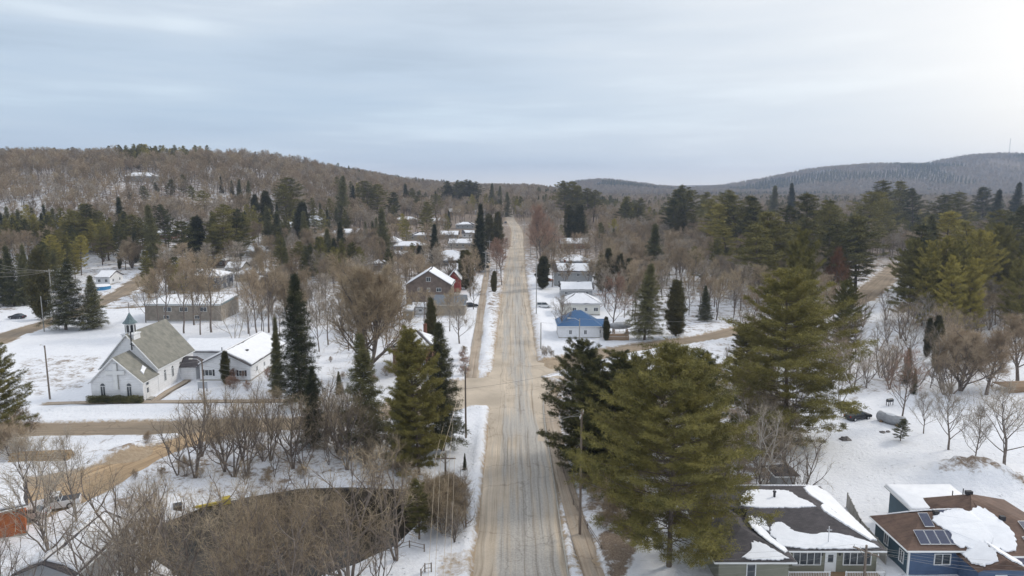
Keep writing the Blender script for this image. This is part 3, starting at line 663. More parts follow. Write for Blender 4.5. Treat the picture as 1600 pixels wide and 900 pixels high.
# light copies of the kinds for far away
reg('far_bare', [bare_tree(1000 + i, 13, .42, .28, 11, 1, .095, 6, 3, 5, trunk_r=.2) for i in range(3)], 13, 'bark', 'twigs_brown')
reg('far_pine', [conifer(1100 + i, 18, 4.4, .18, 'pine', 1.2, 5, 4, 4, .75, .17) for i in range(2)], 18, 'pine_bark', 'pine_needles')
reg('far_spruce', [conifer(1200 + i, 16, 2.9, .06, 'spruce', 1.0, 6, 3, 4, .6, .16) for i in range(2)], 16, 'pine_bark', 'spruce_needles')
NT = {}
def meshes(kind, vi, leaf, whole):
    k = KIND[kind][vi]; key = (leaf, whole)
    if key not in k['mm']:
        if whole: k['mm'][key] = (k['t'].mesh(kind, [M[k['bark']], M[leaf]]),)
        else: k['mm'][key] = (k['t'].mesh('trunk', [M[k['bark']]], only=[0]), k['t'].mesh('crown', [M[leaf]], only=[1]))
    return k['mm'][key]
def plant(name, kind, x, y, H, label, cat, group=None, wide=1.0, leaf=None, whole=False, vi=None, rz=None, z=None, tilt=0.0):
    ks = KIND[kind]; vi = rnd.randrange(len(ks)) if vi is None else vi; leaf = leaf or ks[vi]['leaf']; s = H / ks[vi]['H']
    rz = rnd.uniform(0, 6.28) if rz is None else rz; z = hz(x, y) if z is None else z
    if whole: o = link(name, meshes(kind, vi, leaf, True)[0])
    else:
        o = empty(name, (0, 0, 0)); a, b = meshes(kind, vi, leaf, False); link('trunk', a, o); link('crown', b, o)
    o.location = (x, y, z); o.rotation_euler = (tilt, 0, rz); o.scale = (s * wide, s * wide, s); tag(o, label, cat, group); PLANTED.append((x, y)); return o
PLANTED = []
def dust(o, kind, vi, n, seed):
    k = KIND[kind][vi]; t = k['t']; V = np.concatenate(t.V); T = np.concatenate(t.T)[np.concatenate(t.I) == 1]; g = np.random.default_rng(seed)
    c = V[T].mean(1); f = vnoise(c[:, 0] * 1.0 + c[:, 2], c[:, 1] + c[:, 2] * .7, .8, seed); c = c[f > .62]; c = c[g.integers(0, len(c), n)]
    s = Tree(seed); a = g.uniform(0, 6.28, n); d = np.stack([np.cos(a), np.sin(a), g.uniform(-.15, .1, n)], 1); b = np.stack([-np.sin(a), np.cos(a), np.zeros(n)], 1); w_ = g.uniform(.08, .2, n)[:, None]
    W_ = np.stack([c - b * w_ * .7, c + b * w_ * .7, c + d * w_ * 1.6], 1).reshape(-1, 3) + [0, 0, .05]; s.push(W_, np.arange(3 * n).reshape(n, 3), 0); link('bough_snow', s.mesh('bough_snow', [M['snow_roof']]), o)
# ------------------------------------------------------------------ buildings
HOUSES = []          # x, y, radius: kept clear of trees
def jag(poly, jit, sub, seed):
    r = random.Random(seed); P = [Vector(p) for p in poly]; c = sum(P, Vector()) / len(P); out = []
    for i in range(len(P)):
        a, b = P[i], P[(i + 1) % len(P)]; n = max(1, int((b - a).length / sub))
        for k in range(n):
            p = a.lerp(b, k / n); d = (c - p)
            out.append(p + d.normalized() * (abs(r.gauss(0, jit)) if k else 0))
    return out
def smooth_poly(P, it=2):
    P = [Vector(p) for p in P]
    for _ in range(it):
        Q = []
        for i in range(len(P)):
            a, b = P[i], P[(i + 1) % len(P)]; Q += [a.lerp(b, .25), a.lerp(b, .75)]
        P = Q
    return P
def snow_slab(mb, poly, th=.22, jit=.12, sub=.8, seed=1, lift=.004):
    P = jag(poly, jit, sub, seed); n = len(P); nrm = Vector((0, 0, 0))
    for i in range(n):
        a, b = P[i], P[(i + 1) % n]; nrm += Vector(((a.y - b.y) * (a.z + b.z), (a.z - b.z) * (a.x + b.x), (a.x - b.x) * (a.y + b.y)))
    nrm.normalize()
    if nrm.z < 0: P.reverse(); nrm = -nrm
    c = sum(P, Vector()) / n; B = [p + nrm * lift for p in P]
    r = random.Random(seed + 5); sz = max((p - c).length for p in P)
    M1 = [p + nrm * (lift + th * .7) + (c - p).normalized() * .02 for p in P]; T_ = [p + nrm * (lift + th * r.uniform(.9, 1.1)) + (c - p).normalized() * (min(.16, sz * .2) if th > .2 else .05) for p in P]
    vs = B + M1 + T_ 
    fs = [(i, (i + 1) % n, n + (i + 1) % n, n + i) for i in range(n)] + [(n + i, n + (i + 1) % n, 2 * n + (i + 1) % n, 2 * n + i) for i in range(n)] + [tuple(range(2 * n, 3 * n))]
    mb.add(vs, fs)
def uvpatch(o, u, v, pts): o, u, v = Vector(o), Vector(u), Vector(v); return [o + u * a + v * b for a, b in pts]
def window(parent, x, y, z, w, h, face='f', frame='white_trim', mull=1, arched=False, shutters=None, name='window'):
    """centre of the sill at (x,y,z) on a wall facing f(-y) b(+y) l(-x) r(+x)"""
    f = MB(); g = MB(); t = .09
    def ring(z1=h):
        f.box(-w / 2, w / 2, -.07, .05, 0, t); f.box(-w / 2, w / 2, -.07, .05, z1 - t, z1); f.box(-w / 2, -w / 2 + t, -.07, .05, t, z1 - t); f.box(w / 2 - t, w / 2, -.07, .05, t, z1 - t)
        for k in range(1, mull + 1 if mull > 1 else 1 + (mull == 1)):
            xx = -w / 2 + w * k / (mull + 1); f.box(xx - .035, xx + .035, -.06, .04, t, z1 - t)
    if arched:
        f.box(-w / 2, w / 2, -.07, .05, 0, t); f.box(-w / 2, -w / 2 + t, -.07, .05, t, h); f.box(w / 2 - t, w / 2, -.07, .05, t, h); f.box(-w / 2 + t, w / 2 - t, -.06, .04, h - .05, h + .05)
        arc = [(math.cos(a) * w / 2, h + math.sin(a) * w * .62) for a in np.linspace(0, math.pi, 11)]
        for (a0, b0), (a1, b1) in zip(arc[:-1], arc[1:]): f.tube([(a0, -.01, b0), (a1, -.01, b1)], .06, 4)
        g.add([(-w / 2 + .02, -.012, t)] + [(w / 2 - .02, -.012, t)] + [(a * .95, -.012, b) for a, b in arc], [tuple(range(13))])
        f.box(-.03, .03, -.055, .035, t, h)
    else:
        ring(); g.box(-w / 2 + t, w / 2 - t, -.015, .0, t, h - t)
    fo = f.build(name, M[frame], parent); fo.location = (x, y, z); fo.rotation_euler = (0, 0, {'f': 0, 'r': math.pi / 2, 'b': math.pi, 'l': -math.pi / 2}[face])
    g.build('pane', M['glass'], fo)
    if shutters:
        s = MB(); s.box(-w / 2 - .42, -w / 2 - .05, -.05, -.005, 0, h); s.build('shutter', M[shutters], fo); s = MB(); s.box(w / 2 + .05, w / 2 + .42, -.05, -.005, 0, h); s.build('shutter', M[shutters], fo)
    return fo
def door(parent, x, y, z, face='f', w=.95, h=2.05, m='white_trim', glass=True):
    d = MB(); d.box(-w / 2 - .1, w / 2 + .1, -.06, .05, h, h + .12); d.box(-w / 2 - .1, -w / 2, -.06, .05, 0, h); d.box(w / 2, w / 2 + .1, -.06, .05, 0, h); d.box(-w / 2, w / 2, -.03, .02, 0, h)
    o = d.build('door', M[m], parent); o.location = (x, y, z); o.rotation_euler = (0, 0, {'f': 0, 'r': math.pi / 2, 'b': math.pi, 'l': -math.pi / 2}[face])
    if glass: g = MB(); g.box(-w * .28, w * .28, -.045, -.032, h * .5, h * .9); g.build('pane', M['glass'], o)
    k = MB(); k.tube([(w * .4, -.09, h * .48), (w * .4, -.02, h * .48)], .03, 6); k.build('handle', M['aluminium'], o); return o
def chimney(parent, x, y, z0, z1, m='red_brick', s=.35):
    c = MB(); c.box(x - s, x + s, y - s, y + s, z0, z1); c.box(x - s - .06, x + s + .06, y - s - .06, y + s + .06, z1, z1 + .12); c.box(x - s * .5, x + s * .5, y - s * .5, y + s * .5, z1 + .12, z1 + .35)
    return c.build('chimney', M[m], parent)
def house(name, label, x, y, w, d, h, rise, rot=0, roof='gable', axis='x', wall='white_siding', roofm='dark_shingles', snow='full', wins=None, chim=None, oh=.45, doorat=None, cat='house', group=None, seed=1, shut=None, wbase=1.0, storeys=1, found=True, z=None, sth=.24):
    """w along local x, d along local y, origin in the middle; the front faces -y"""
    z = hz(x, y) if z is None else z
    root = empty(name, (x, y, z), rot, label, cat, group); HOUSES.append((x, y, max(w, d) / 2 + 2))
    X, Y = w / 2, d / 2; b = MB(); b.box(-X, X, -Y, Y, -1.2, h)
    if roof == 'gable':
        if axis == 'x':   # ridge along x
            for sx in (-X, X): b.add([(sx, -Y, h), (sx, Y, h), (sx, 0, h + rise)], [(0, 1, 2)])
            R1, R2 = (-X - oh, 0, h + rise), (X + oh, 0, h + rise); k = rise / Y
            planes = [[(-X - oh, -Y - oh, h - oh * k), (X + oh, -Y - oh, h - oh * k), R2, R1], [(X + oh, Y + oh, h - oh * k), (-X - oh, Y + oh, h - oh * k), R1, R2]]
        else:
            for sy in (-Y, Y): b.add([(-X, sy, h), (X, sy, h), (0, sy, h + rise)], [(0, 1, 2)])
            R1, R2 = (0, -Y - oh, h + rise), (0, Y + oh, h + rise); k = rise / X
            planes = [[(-X - oh, Y + oh, h - oh * k), (-X - oh, -Y - oh, h - oh * k), R1, R2], [(X + oh, -Y - oh, h - oh * k), (X + oh, Y + oh, h - oh * k), R2, R1]]
    elif roof == 'hip':
        if axis == 'x':
            rl = max(X - Y * 1.0, .3); R1, R2 = Vector((-rl, 0, h + rise)), Vector((rl, 0, h + rise))
            a, b_, c, e = (-X - oh, -Y - oh, h - .05), (X + oh, -Y - oh, h - .05), (X + oh, Y + oh, h - .05), (-X - oh, Y + oh, h - .05)
            planes = [[a, b_, R2, R1], [c, e, R1, R2], [b_, c, R2], [e, a, R1]]
        else:
            rl = max(Y - X, .3); R1, R2 = Vector((0, -rl, h + rise)), Vector((0, rl, h + rise))
            a, b_, c, e = (-X - oh, -Y - oh, h - .05), (X + oh, -Y - oh, h - .05), (X + oh, Y + oh, h - .05), (-X - oh, Y + oh, h - .05)
            planes = [[b_, c, R2, R1], [e, a, R1, R2], [a, b_, R1], [c, e, R2]]
    else:
        planes = [[(-X - oh, -Y - oh, h), (X + oh, -Y - oh, h), (X + oh, Y + oh, h + rise), (-X - oh, Y + oh, h + rise)]]
        for sx in (-X, X): b.add([(sx, -Y, h), (sx, Y, h), (sx, Y, h + rise)], [(0, 1, 2)])
    b.build('wall', M[wall], root)
    if found: f = MB(); f.box(-X - .03, X + .03, -Y - .03, Y + .03, -1.3, .35); f.build('foundation', M['concrete'], root)
    rm = MB()
    for p in planes: rm.plate([Vector(q) + Vector((0, 0, .15)) for q in p], .14)
    ro = rm.build('roof', M[roofm], root)
    fas = MB()
    for p in planes:
        for i in range(len(p)):
            a, c = Vector(p[i]), Vector(p[(i + 1) % len(p)])
            if abs(a.z - c.z) < .02 and a.z < h + .01: fas.tube([a + Vector((0, 0, .03)), c + Vector((0, 0, .03))], .085, 4)
    fas.build('fascia', M['white_trim'], ro)
    if snow:
        sm = MB(); r = random.Random(seed)
        for i, p in enumerate(planes):
            P = [Vector(q) + Vector((0, 0, .15)) for q in p]; c = sum(P, Vector()) / len(P)
            sh = .95 if snow == 'full' else snow if isinstance(snow, float) else .95
            P = [c + (q - c) * sh for q in P]
            if snow == 'partial': P = [c + (q - c) * r.uniform(.55, .95) for q in P]
            snow_slab(sm, P, sth, .14, 1.0, seed + i)
        sm.build('roof_snow', M['snow_roof'], root, smooth=False)
    if chim: chimney(root, chim[0], chim[1], h, h + rise + .9)
    ww = wins if wins is not None else 'auto'
    if ww == 'auto':
        ww = []
        for st in range(storeys):
            zz = wbase + st * 2.7; n = max(2, int(w / 3.2))
            for i in range(n):
                xx = -X + w * (i + .5) / n
                if doorat is not None and st == 0 and abs(xx - doorat) < 1.2: continue
                ww.append(('f', xx, zz, 1.1, 1.15))
            n = max(1, int(d / 4))
            for i in range(n): yy = -Y + d * (i + .5) / n; ww += [('r', yy, zz, 1.0, 1.1), ('l', -yy, zz, 1.0, 1.1)]
    for (fc, u, zz, a, c) in ww:
        px_, py_ = {'f': (u, -Y), 'b': (-u, Y), 'r': (X, u), 'l': (-X, -u)}[fc]
        window(root, px_, py_, zz, a, c, fc, shutters=shut if fc == 'f' else None)
    if doorat is not None: door(root, doorat, -Y, .1)
    return root
def railing(parent, pts, h=1.0, m='white_trim', step=.16, name='railing'):
    b = MB()
    for (a, c) in zip(pts[:-1], pts[1:]):
        a, c = Vector(a), Vector(c); n = max(1, int((c - a).length / step)); up = Vector((0, 0, 1))
        b.tube([a + up * h, c + up * h], .05, 4); b.tube([a + up * .12, c + up * .12], .035, 4)
        for k in range(n + 1): p = a.lerp(c, k / n); b.tube([p + up * .1, p + up * h], .022, 4, cap=False)
        for p in (a, c): b.tube([p, p + up * (h + .1)], .06, 4)
    return b.build(name, M[m], parent)

# --- olive house with the dark shingle roof, lower right
def olive_house():
    z0 = 0.0; r = empty('bungalow', (29, 69.1, z0), 0, 'olive bungalow with a dark shingle roof half covered in snow and white railed porch', 'house'); HOUSES.append((29, 70, 12))
    o = Vector((29, 73, 0))
    def L_(p): return tuple(Vector(p) - o)
    w = MB()
    for (x0, x1, y0, y1) in ((23, 37.1, 68.6, 82.3), (20.4, 27.3, 66.5, 77.5)): w.box(x0 - o.x, x1 - o.x, y0 - o.y + (.01 if x0 < 22 else 0), y1 - o.y, -1.5, 2.75 - (.01 if x0 < 22 else 0))
    w.build('wall', M['olive_siding'], r)
    rf = MB(); e = 2.85
    A, B_, C_, D_ = (22.5, 68.0, e), (37.7, 68.0, e), (37.7, 83, e), (24.3, 83, e)
    R1, R2 = (25.4, 73.2, 4.75), (33, 73.2, 4.75); Q1, Q2 = (28.2, 78.6, 4.9), (33.4, 78.6, 4.9)
    W1, W2, W3, W4 = (19.8, 65.9, 2.84), (27.8, 65.9, 2.84), (27.8, 72, 2.84), (19.8, 78, 2.84); V1, V2 = (23.7, 70.0, 4.3), (23.2, 74.2, 4.6)
    P = [[A, B_, R2, R1], [B_, C_, Q2, R2], [C_, D_, Q1, Q2], [Q1, Q2, R2, R1], [W1, W2, V1], [W1, V1, V2, W4], [W2, W3, R1, V2, V1], [W4, V2, R1, Q1, D_]]
    for p in P: rf.plate([Vector(L_(q)) for q in p], .16)
    ro = rf.build('roof', M['dark_shingles'], r)
    f = MB()
    for a, c in ((W1, W2), (W2, (27.8, 68.0, e)), ((27.8, 68.0, e), B_), (B_, C_), (W4, W1)): f.tube([Vector(L_(a)) - Vector((0, 0, .12)), Vector(L_(c)) - Vector((0, 0, .12))], .10, 4)
    f.build('gutter', M['white_trim'], ro)
    def on(pl, pts, th, seed, name=None, jit=.12):
        """snow patch given in bilinear coordinates of a roof plane a,b (eave) c,d (ridge)"""
        a, b, c, d = [Vector(L_(q)) for q in pl]; n = (b - a).cross(d - a).normalized(); n = n if n.z > 0 else -n
        S_ = [(a.lerp(b, u).lerp(d.lerp(c, u), v)) + n * .01 for u, v in pts]
        m_ = MB(); snow_slab(m_, smooth_poly(S_, 1), th, .09, .16, seed); return m_.build('roof_snow', M['snow_roof'], r)
    F0 = (A, B_, R2, R1)
    on(F0, [(.30, .03), (.98, .03), (.99, .17), (.86, .38), (.70, .42), (.62, .36), (.52, .40), (.43, .46), (.40, .66), (.33, .66), (.27, .60), (.24, .38), (.27, .3)], .12, 3)
    on(F0, [(.26, .42), (.22, .78), (.13, .80), (.10, .74), (.20, .48)], .10, 5)
    on((B_, C_, Q2, R2), [(.0, .0), (.5, .0), (1.0, .0), (1.0, .96), (.68, .99), (.55, .88), (.44, .70), (.34, .82), (.20, .90), (.0, .90)], .14, 6)
    on((R1, R2, Q2, Q1), [(-.12, .02), (1.0, .02), (.96, .25), (.80, .45), (.72, .72), (.55, .80), (.30, .78), (-.15, .86), (-.2, .4)], .12, 7)
    on((C_, D_, Q1, Q2), [(.02, .05), (.97, .05), (.95, .99), (.03, .99)], .13, 8)
    on((W1, W2, V1, V1), [(.28, .05), (.98, .04), (.96, .28), (.9, .55), (.62, .62), (.52, .35)], .10, 9)
    on((W2, W3, R1, V1), [(.05, .05), (.9, .05), (.97, .5), (.8, .95), (.3, .9), (.12, .6)], .10, 10)
    on((W4, W1, V1, V2), [(.35, .45), (.75, .40), (.72, .68), (.50, .78), (.36, .7)], .09, 11)
    # front windows, door, porch
    window(r, *L_((30.0, 68.6, .95)), 2.9, 1.45, 'f', mull=3); window(r, *L_((35.1, 68.6, .95)), 2.9, 1.45, 'f', mull=3); door(r, *L_((32.4, 68.6, .25)), 'f', m='white_trim')
    window(r, *L_((23.6, 66.52, .6)), .95, 1.75, 'f', mull=0)
    for yy in (70, 73.5, 76): window(r, *L_((20.4, yy, 1.0)), .9, 1.2, 'l')
    for yy in (71, 75, 79.5): window(r, *L_((37.1, yy, 1.0)), 1.1, 1.2, 'r')
    p = MB(); p.box(-1.6, 8.2, -6.2, -4.4, -1.2, .2); p.build('porch_deck', M['deck_boards'], r)
    railing(r, [(-1.5, -6.1, .2), (2.6, -6.1, .2)]); railing(r, [(4.2, -6.1, .2), (8.1, -6.1, .2), (8.1, -4.5, .2)])
    st = MB(); [st.box(2.7, 4.1, -6.9 + .3 * k, -6.2, -.9 + .25 * k, -.65 + .25 * k) for k in range(3)]; st.build('step', M['deck_boards'], r)
    v = MB(); v.tube([L_((29.2, 75.7, 4.6)), L_((29.2, 75.7, 5.5))], .14, 8); v.tube([L_((29.2, 75.7, 5.5)), L_((29.2, 75.7, 5.62))], .2, 8); v.build('vent_pipe', M['dark_plastic'], r)
    m_ = MB(); m_.tube([L_((32.2, 68.9, 3.0)), L_((32.2, 68.9, 5.0))], .05, 6); m_.tube([L_((32.0, 68.9, 4.6)), L_((32.5, 68.9, 4.6))], .04, 5); m_.build('service_mast', M['aluminium'], r)
    for xx in (31.5, 33.3): lt = MB(); lt.box(xx - 29.07, xx - 28.93, -4.52, -4.4, 2.0, 2.25); lt.build('wall_light', M['dark_plastic'], r)
olive_house()
house('garden_shed', 'small dark roofed shed peeking out behind the olive bungalow', *GT(1222, 762)[:2], 2.4, 2.4, 2.2, .9, roof='hip', wall='grey_siding', wins=[], snow=None, cat='shed')

# --- blue and purple house with solar panels
def blue_house():
    o = Vector((47, 73, 0)); r = empty('duplex', (47.2, 69.1, 0), 0, 'blue and purple house with brown shingle roof, solar panels and a snowed porch', 'house'); HOUSES.append((48, 70, 13))
    def L_(p): return Vector(p) - o
    w = MB(); w.add([tuple(L_(q)) for q in ((39.9, 74.6, -1.5), (39.9, 74.6, 2.9), (39.9, 68.2, 2.9), (39.9, 68.2, -1.5))], [(0, 1, 2, 3)]); w.build('side_wall', M['teal_siding'], r)
    w = MB(); w.box(39.92 - 47, 48.6 - 47, 68.2 - 73, 74.6 - 73, -1.5, 2.88); w.box(46 - 47, 56.6 - 47, 70 - 73, 78.6 - 73, -1.5, 2.87); w.build('wall', M['blue_siding'], r)
    w = MB(); w.box(49.4 - 47, 56.62 - 47, 67.2 - 73, 75 - 73, -1.5, 2.885); w.build('right_wall', M['purple_siding'], r)
    w = MB(); w.box(45.0 - 47, 49.38 - 47, 65.3 - 73, 69 - 73, -1.5, 2.4); w.build('porch_wall', M['blue_siding'], r)
    e = 3.0; A, B_, C_, D_, E_, F_ = (39.4, 67.7, e), (39.4, 75.1, e), (43.0, 71.6, 5.2), (48.3, 71.8, 5.3), (49.3, 73.4, 5.85), (57.2, 66.7, e)
    G_, H_, I_, J_ = (57.2, 79.1, e), (45.5, 79.1, e), (45.5, 75.1, e), (49.0, 66.7, e); K_ = (48.6, 67.7, e); E2 = (49.9, 74.4, 5.9)
    rf = MB()
    for p in ([A, K_, D_, C_], [A, C_, B_], [B_, C_, D_, I_], [J_, F_, E_], [K_, J_, E_, D_], [I_, D_, E_, E2, H_], [F_, G_, E2, E_], [G_, H_, E2]): rf.plate([L_(q) for q in p], .15)
    ro = rf.build('roof', M['brown_shingles'], r)
    f = MB()
    for a, c in ((B_, A), (A, (45.2, 67.7, e)), (J_, F_), (F_, G_)): f.tube([L_(a) - Vector((0, 0, .1)), L_(c) - Vector((0, 0, .1))], .11, 4)
    f.build('gutter', M['white_trim'], ro)
    for x_, y_ in ((39.9, 68.2), (49.4, 67.2)): f = MB(); f.box(x_ - 47 - .08, x_ - 47 + .08, y_ - 73 - .08, y_ - 73 + .08, -1.5, 2.85); f.build('corner_board', M['white_trim'], r)
    # porch gable roof
    pr = MB(); a, b, c, d, g, h = (44.6, 64.9, 2.45), (47.2, 64.9, 3.7), (49.8, 64.9, 2.45), (44.6, 69.5, 2.45), (47.2, 70.5, 3.7), (49.8, 69.5, 2.45)
    pr.plate([L_(a), L_(b), L_(g), L_(d)], .14); pr.plate([L_(b), L_(c), L_(h), L_(g)], .14); pr.add([tuple(L_(q) + Vector((0, .35, -.1))) for q in (a, b, c)], [(0, 1, 2)]); pr.build('porch_roof', M['brown_shingles'], r)
    def patch(pts, th, seed):
        m_ = MB(); snow_slab(m_, smooth_poly([L_(q) for q in pts], 1), th, .09, .18, seed, lift=.02); return m_.build('roof_snow', M['snow_roof'], r)
    def fr(x, y):        # height of the front plane at x,y
        yl = 67.7 + (x - 39.4) * 0; return 3.0 + max(0, (y - 67.7)) * .565 if x < 48.3 else 3.0 + max(0, (y - 66.7)) * .425
    patch([(x, y, fr(x, y) + .05) for x, y in ((45.0, 67.7), (48.6, 67.7), (48.6, 71.6), (47.0, 71.9), (45.3, 71.7), (43.3, 70.9), (43.9, 69.9), (44.8, 69.4), (44.2, 68.6))], .13, 21)
    patch([(x, y, fr(x, y) + .05) for x, y in ((47.5, 67.9), (49.6, 66.9), (50.6, 68.0), (51.1, 69.4), (50.6, 70.9), (49.6, 72.5), (48.3, 72.0), (47.5, 71.0))], .14, 22)
    patch([(x, y, 2.45 + (1.25 - abs(x - 47.2) * .48) + .06) for x, y in ((44.7, 65.0), (47.2, 64.95), (47.2, 69.9), (44.9, 69.0))], .14, 23); patch([(x, y, 2.45 + (1.25 - abs(x - 47.2) * .48) + .06) for x, y in ((47.2, 64.95), (49.7, 65.0), (49.5, 69.0), (47.2, 69.9))], .14, 24)
    patch([(40, 74.9, 3.1), (43.2, 71.9, 5.2), (48.2, 72.1, 5.3), (47.5, 74.0, 3.9), (45.6, 75.0, 3.1)], .13, 25)
    # solar panels: every panel its own part, on the slope
    def panel(x, y, wv=1.0, lv=1.65):
        s = MB(); k = .565 if x < 48 else .425; y1 = y + lv / math.sqrt(1 + k * k); z0_, z1_ = fr(x, y) + .14, fr(x, y1) + .14
        q = [L_((x, y, z0_)), L_((x + wv, y, z0_)), L_((x + wv, y1, z1_)), L_((x, y1, z1_))]; s.plate(q, .05); fo = s.build('solar_panel', M['aluminium'], r)
        c = sum(q, Vector()) / 4; s = MB(); s.plate([c + (p - c) * .93 + Vector((0, 0, .012)) for p in q], .01); s.build('solar_cell', M['solar_cell'], fo)
    for i in range(4): panel(41.0 + 1.04 * i, 68.2)
    panel(42.4, 69.95); panel(44.5, 70.6, .95, 1.3); panel(45.6, 71.0, .95, .9)
    for i in range(5): panel(51.5 + 1.04 * i, 67.2)
    for i in range(4): panel(52.3 + 1.04 * i, 69.0)
    window(r, *L_((43.3, 68.2, 1.2)), 1.7, 1.25, 'f'); window(r, *L_((39.9, 72.3, 1.15)), .85, 1.25, 'l'); window(r, *L_((39.9, 69.4, .8)), .85, 1.4, 'l'); window(r, *L_((54.2, 67.2, .9)), 2.0, 1.5, 'f')
    window(r, *L_((45.8, 65.3, .7)), 1.0, 1.0, 'f'); window(r, *L_((48.6, 65.3, .7)), 1.0, 1.0, 'f'); door(r, *L_((47.2, 65.3, -.3)), 'f')
    for x_, y_ in ((44.3, 71.35), (50.9, 70.8)):
        v = MB(); v.box(x_ - 47 - .25, x_ - 47 + .25, y_ - 73 - .2, y_ - 73 + .2, fr(x_, y_) - .1, fr(x_, y_) + .4); v.build('roof_vent', M['dark_plastic'], r)
    v = MB(); v.box(49.7 - 47 - .3, 49.7 - 47 + .4, 1.3, 1.7, 5.8, 6.2); v.build('roof_vent', M['dark_plastic'], r)
blue_house()
def flat_annex():
    x, y = 48.9, 74.4; r = empty('annex', (x, y, 0), 0, 'flat roofed blue annex under smooth snow behind the solar panel house', 'annex'); HOUSES.append((x, y, 6))
    b = MB(); b.box(-4.0, 3.0, -2.4, 2.3, -1.5, 3.4); b.build('wall', M['teal_siding'], r); b = MB(); b.plate([(-4.5, -2.9, 3.5), (3.4, -2.9, 3.5), (3.4, 2.8, 3.85), (-4.5, 2.8, 3.85)], .2); b.build('roof', M['white_trim'], r)
    b = MB(); snow_slab(b, [(-4.4, -2.8, 3.52), (3.3, -2.8, 3.52), (3.3, 2.7, 3.86), (-4.4, 2.7, 3.86)], .22, .03, 1.0, 3, .01); b.build('roof_snow', M['snow_roof'], r, True)
    b = MB(); b.tube([(1.2, -1, 4), (1.2, -1, 4.9)], .06, 6); b.build('vent_pipe', M['dark_plastic'], r); b = MB(); b.tube([(2.8, -.4, 4), (2.8, -.4, 4.9)], .06, 6); b.build('vent_pipe', M['dark_plastic'], r)
flat_annex()
def fence(name, label, pts, h, m, step=.15, postm=None, rails=False):
    z0 = hz(*pts[0]); r = empty(name, (*pts[0], z0), 0, label, 'fence'); o = Vector((*pts[0], z0))
    b = MB(); ps = []
    for a, c in zip(pts[:-1], pts[1:]):
        a, c = Vector((*a, 0)), Vector((*c, 0)); n = int((c - a).length / 2.3) + 1
        for k in range(n + 1): p = a.lerp(c, k / n); ps.append(p)
        t = (c - a).normalized(); nn = Vector((t.y, -t.x, 0))
        k = 0.0
        while k < (c - a).length:
            p = a + t * k; z = hz(p.x, p.y) - z0; q = p - Vector((o.x, o.y, 0)); p2 = q + t * (step * .9)
            if not rails: b.add([tuple(q + nn * .02 + Vector((0, 0, z - .3))), tuple(p2 + nn * .02 + Vector((0, 0, z - .3))), tuple(p2 + nn * .02 + Vector((0, 0, z + h))), tuple(q + nn * .02 + Vector((0, 0, z + h))), tuple(q - nn * .02 + Vector((0, 0, z - .3))), tuple(p2 - nn * .02 + Vector((0, 0, z - .3))), tuple(p2 - nn * .02 + Vector((0, 0, z + h))), tuple(q - nn * .02 + Vector((0, 0, z + h)))], [(0, 1, 2, 3), (7, 6, 5, 4), (3, 2, 6, 7), (0, 3, 7, 4), (1, 5, 6, 2)])
            k += step
        if rails:
            for zz in (h * .35, h * .65, h * .95): b.tube([Vector((a.x - o.x, a.y - o.y, hz(a.x, a.y) - z0 + zz)), Vector((c.x - o.x, c.y - o.y, hz(c.x, c.y) - z0 + zz))], .035, 4)
    b.build('panel', M[m], r)
    for p in ps:
        q = MB(); z = hz(p.x, p.y) - z0; q.box(-.06, .06, -.06, .06, -.5, h + .08); po_ = q.build('post', M[postm or m], r); po_.location = (p.x - o.x, p.y - o.y, z)
    return r
fence('board_fence', 'tall pale board fence in the gap beside the olive bungalow', [(41.2, 79.2), (39.4, 72.5), (38.9, 66.2)], 1.9, 'fence_boards')
fence('mesh_fence', 'thin grey wire fence behind the olive bungalow under the big pine', [GT(1135, 800), GT(1170, 778)], 1.3, 'aluminium', rails=True)

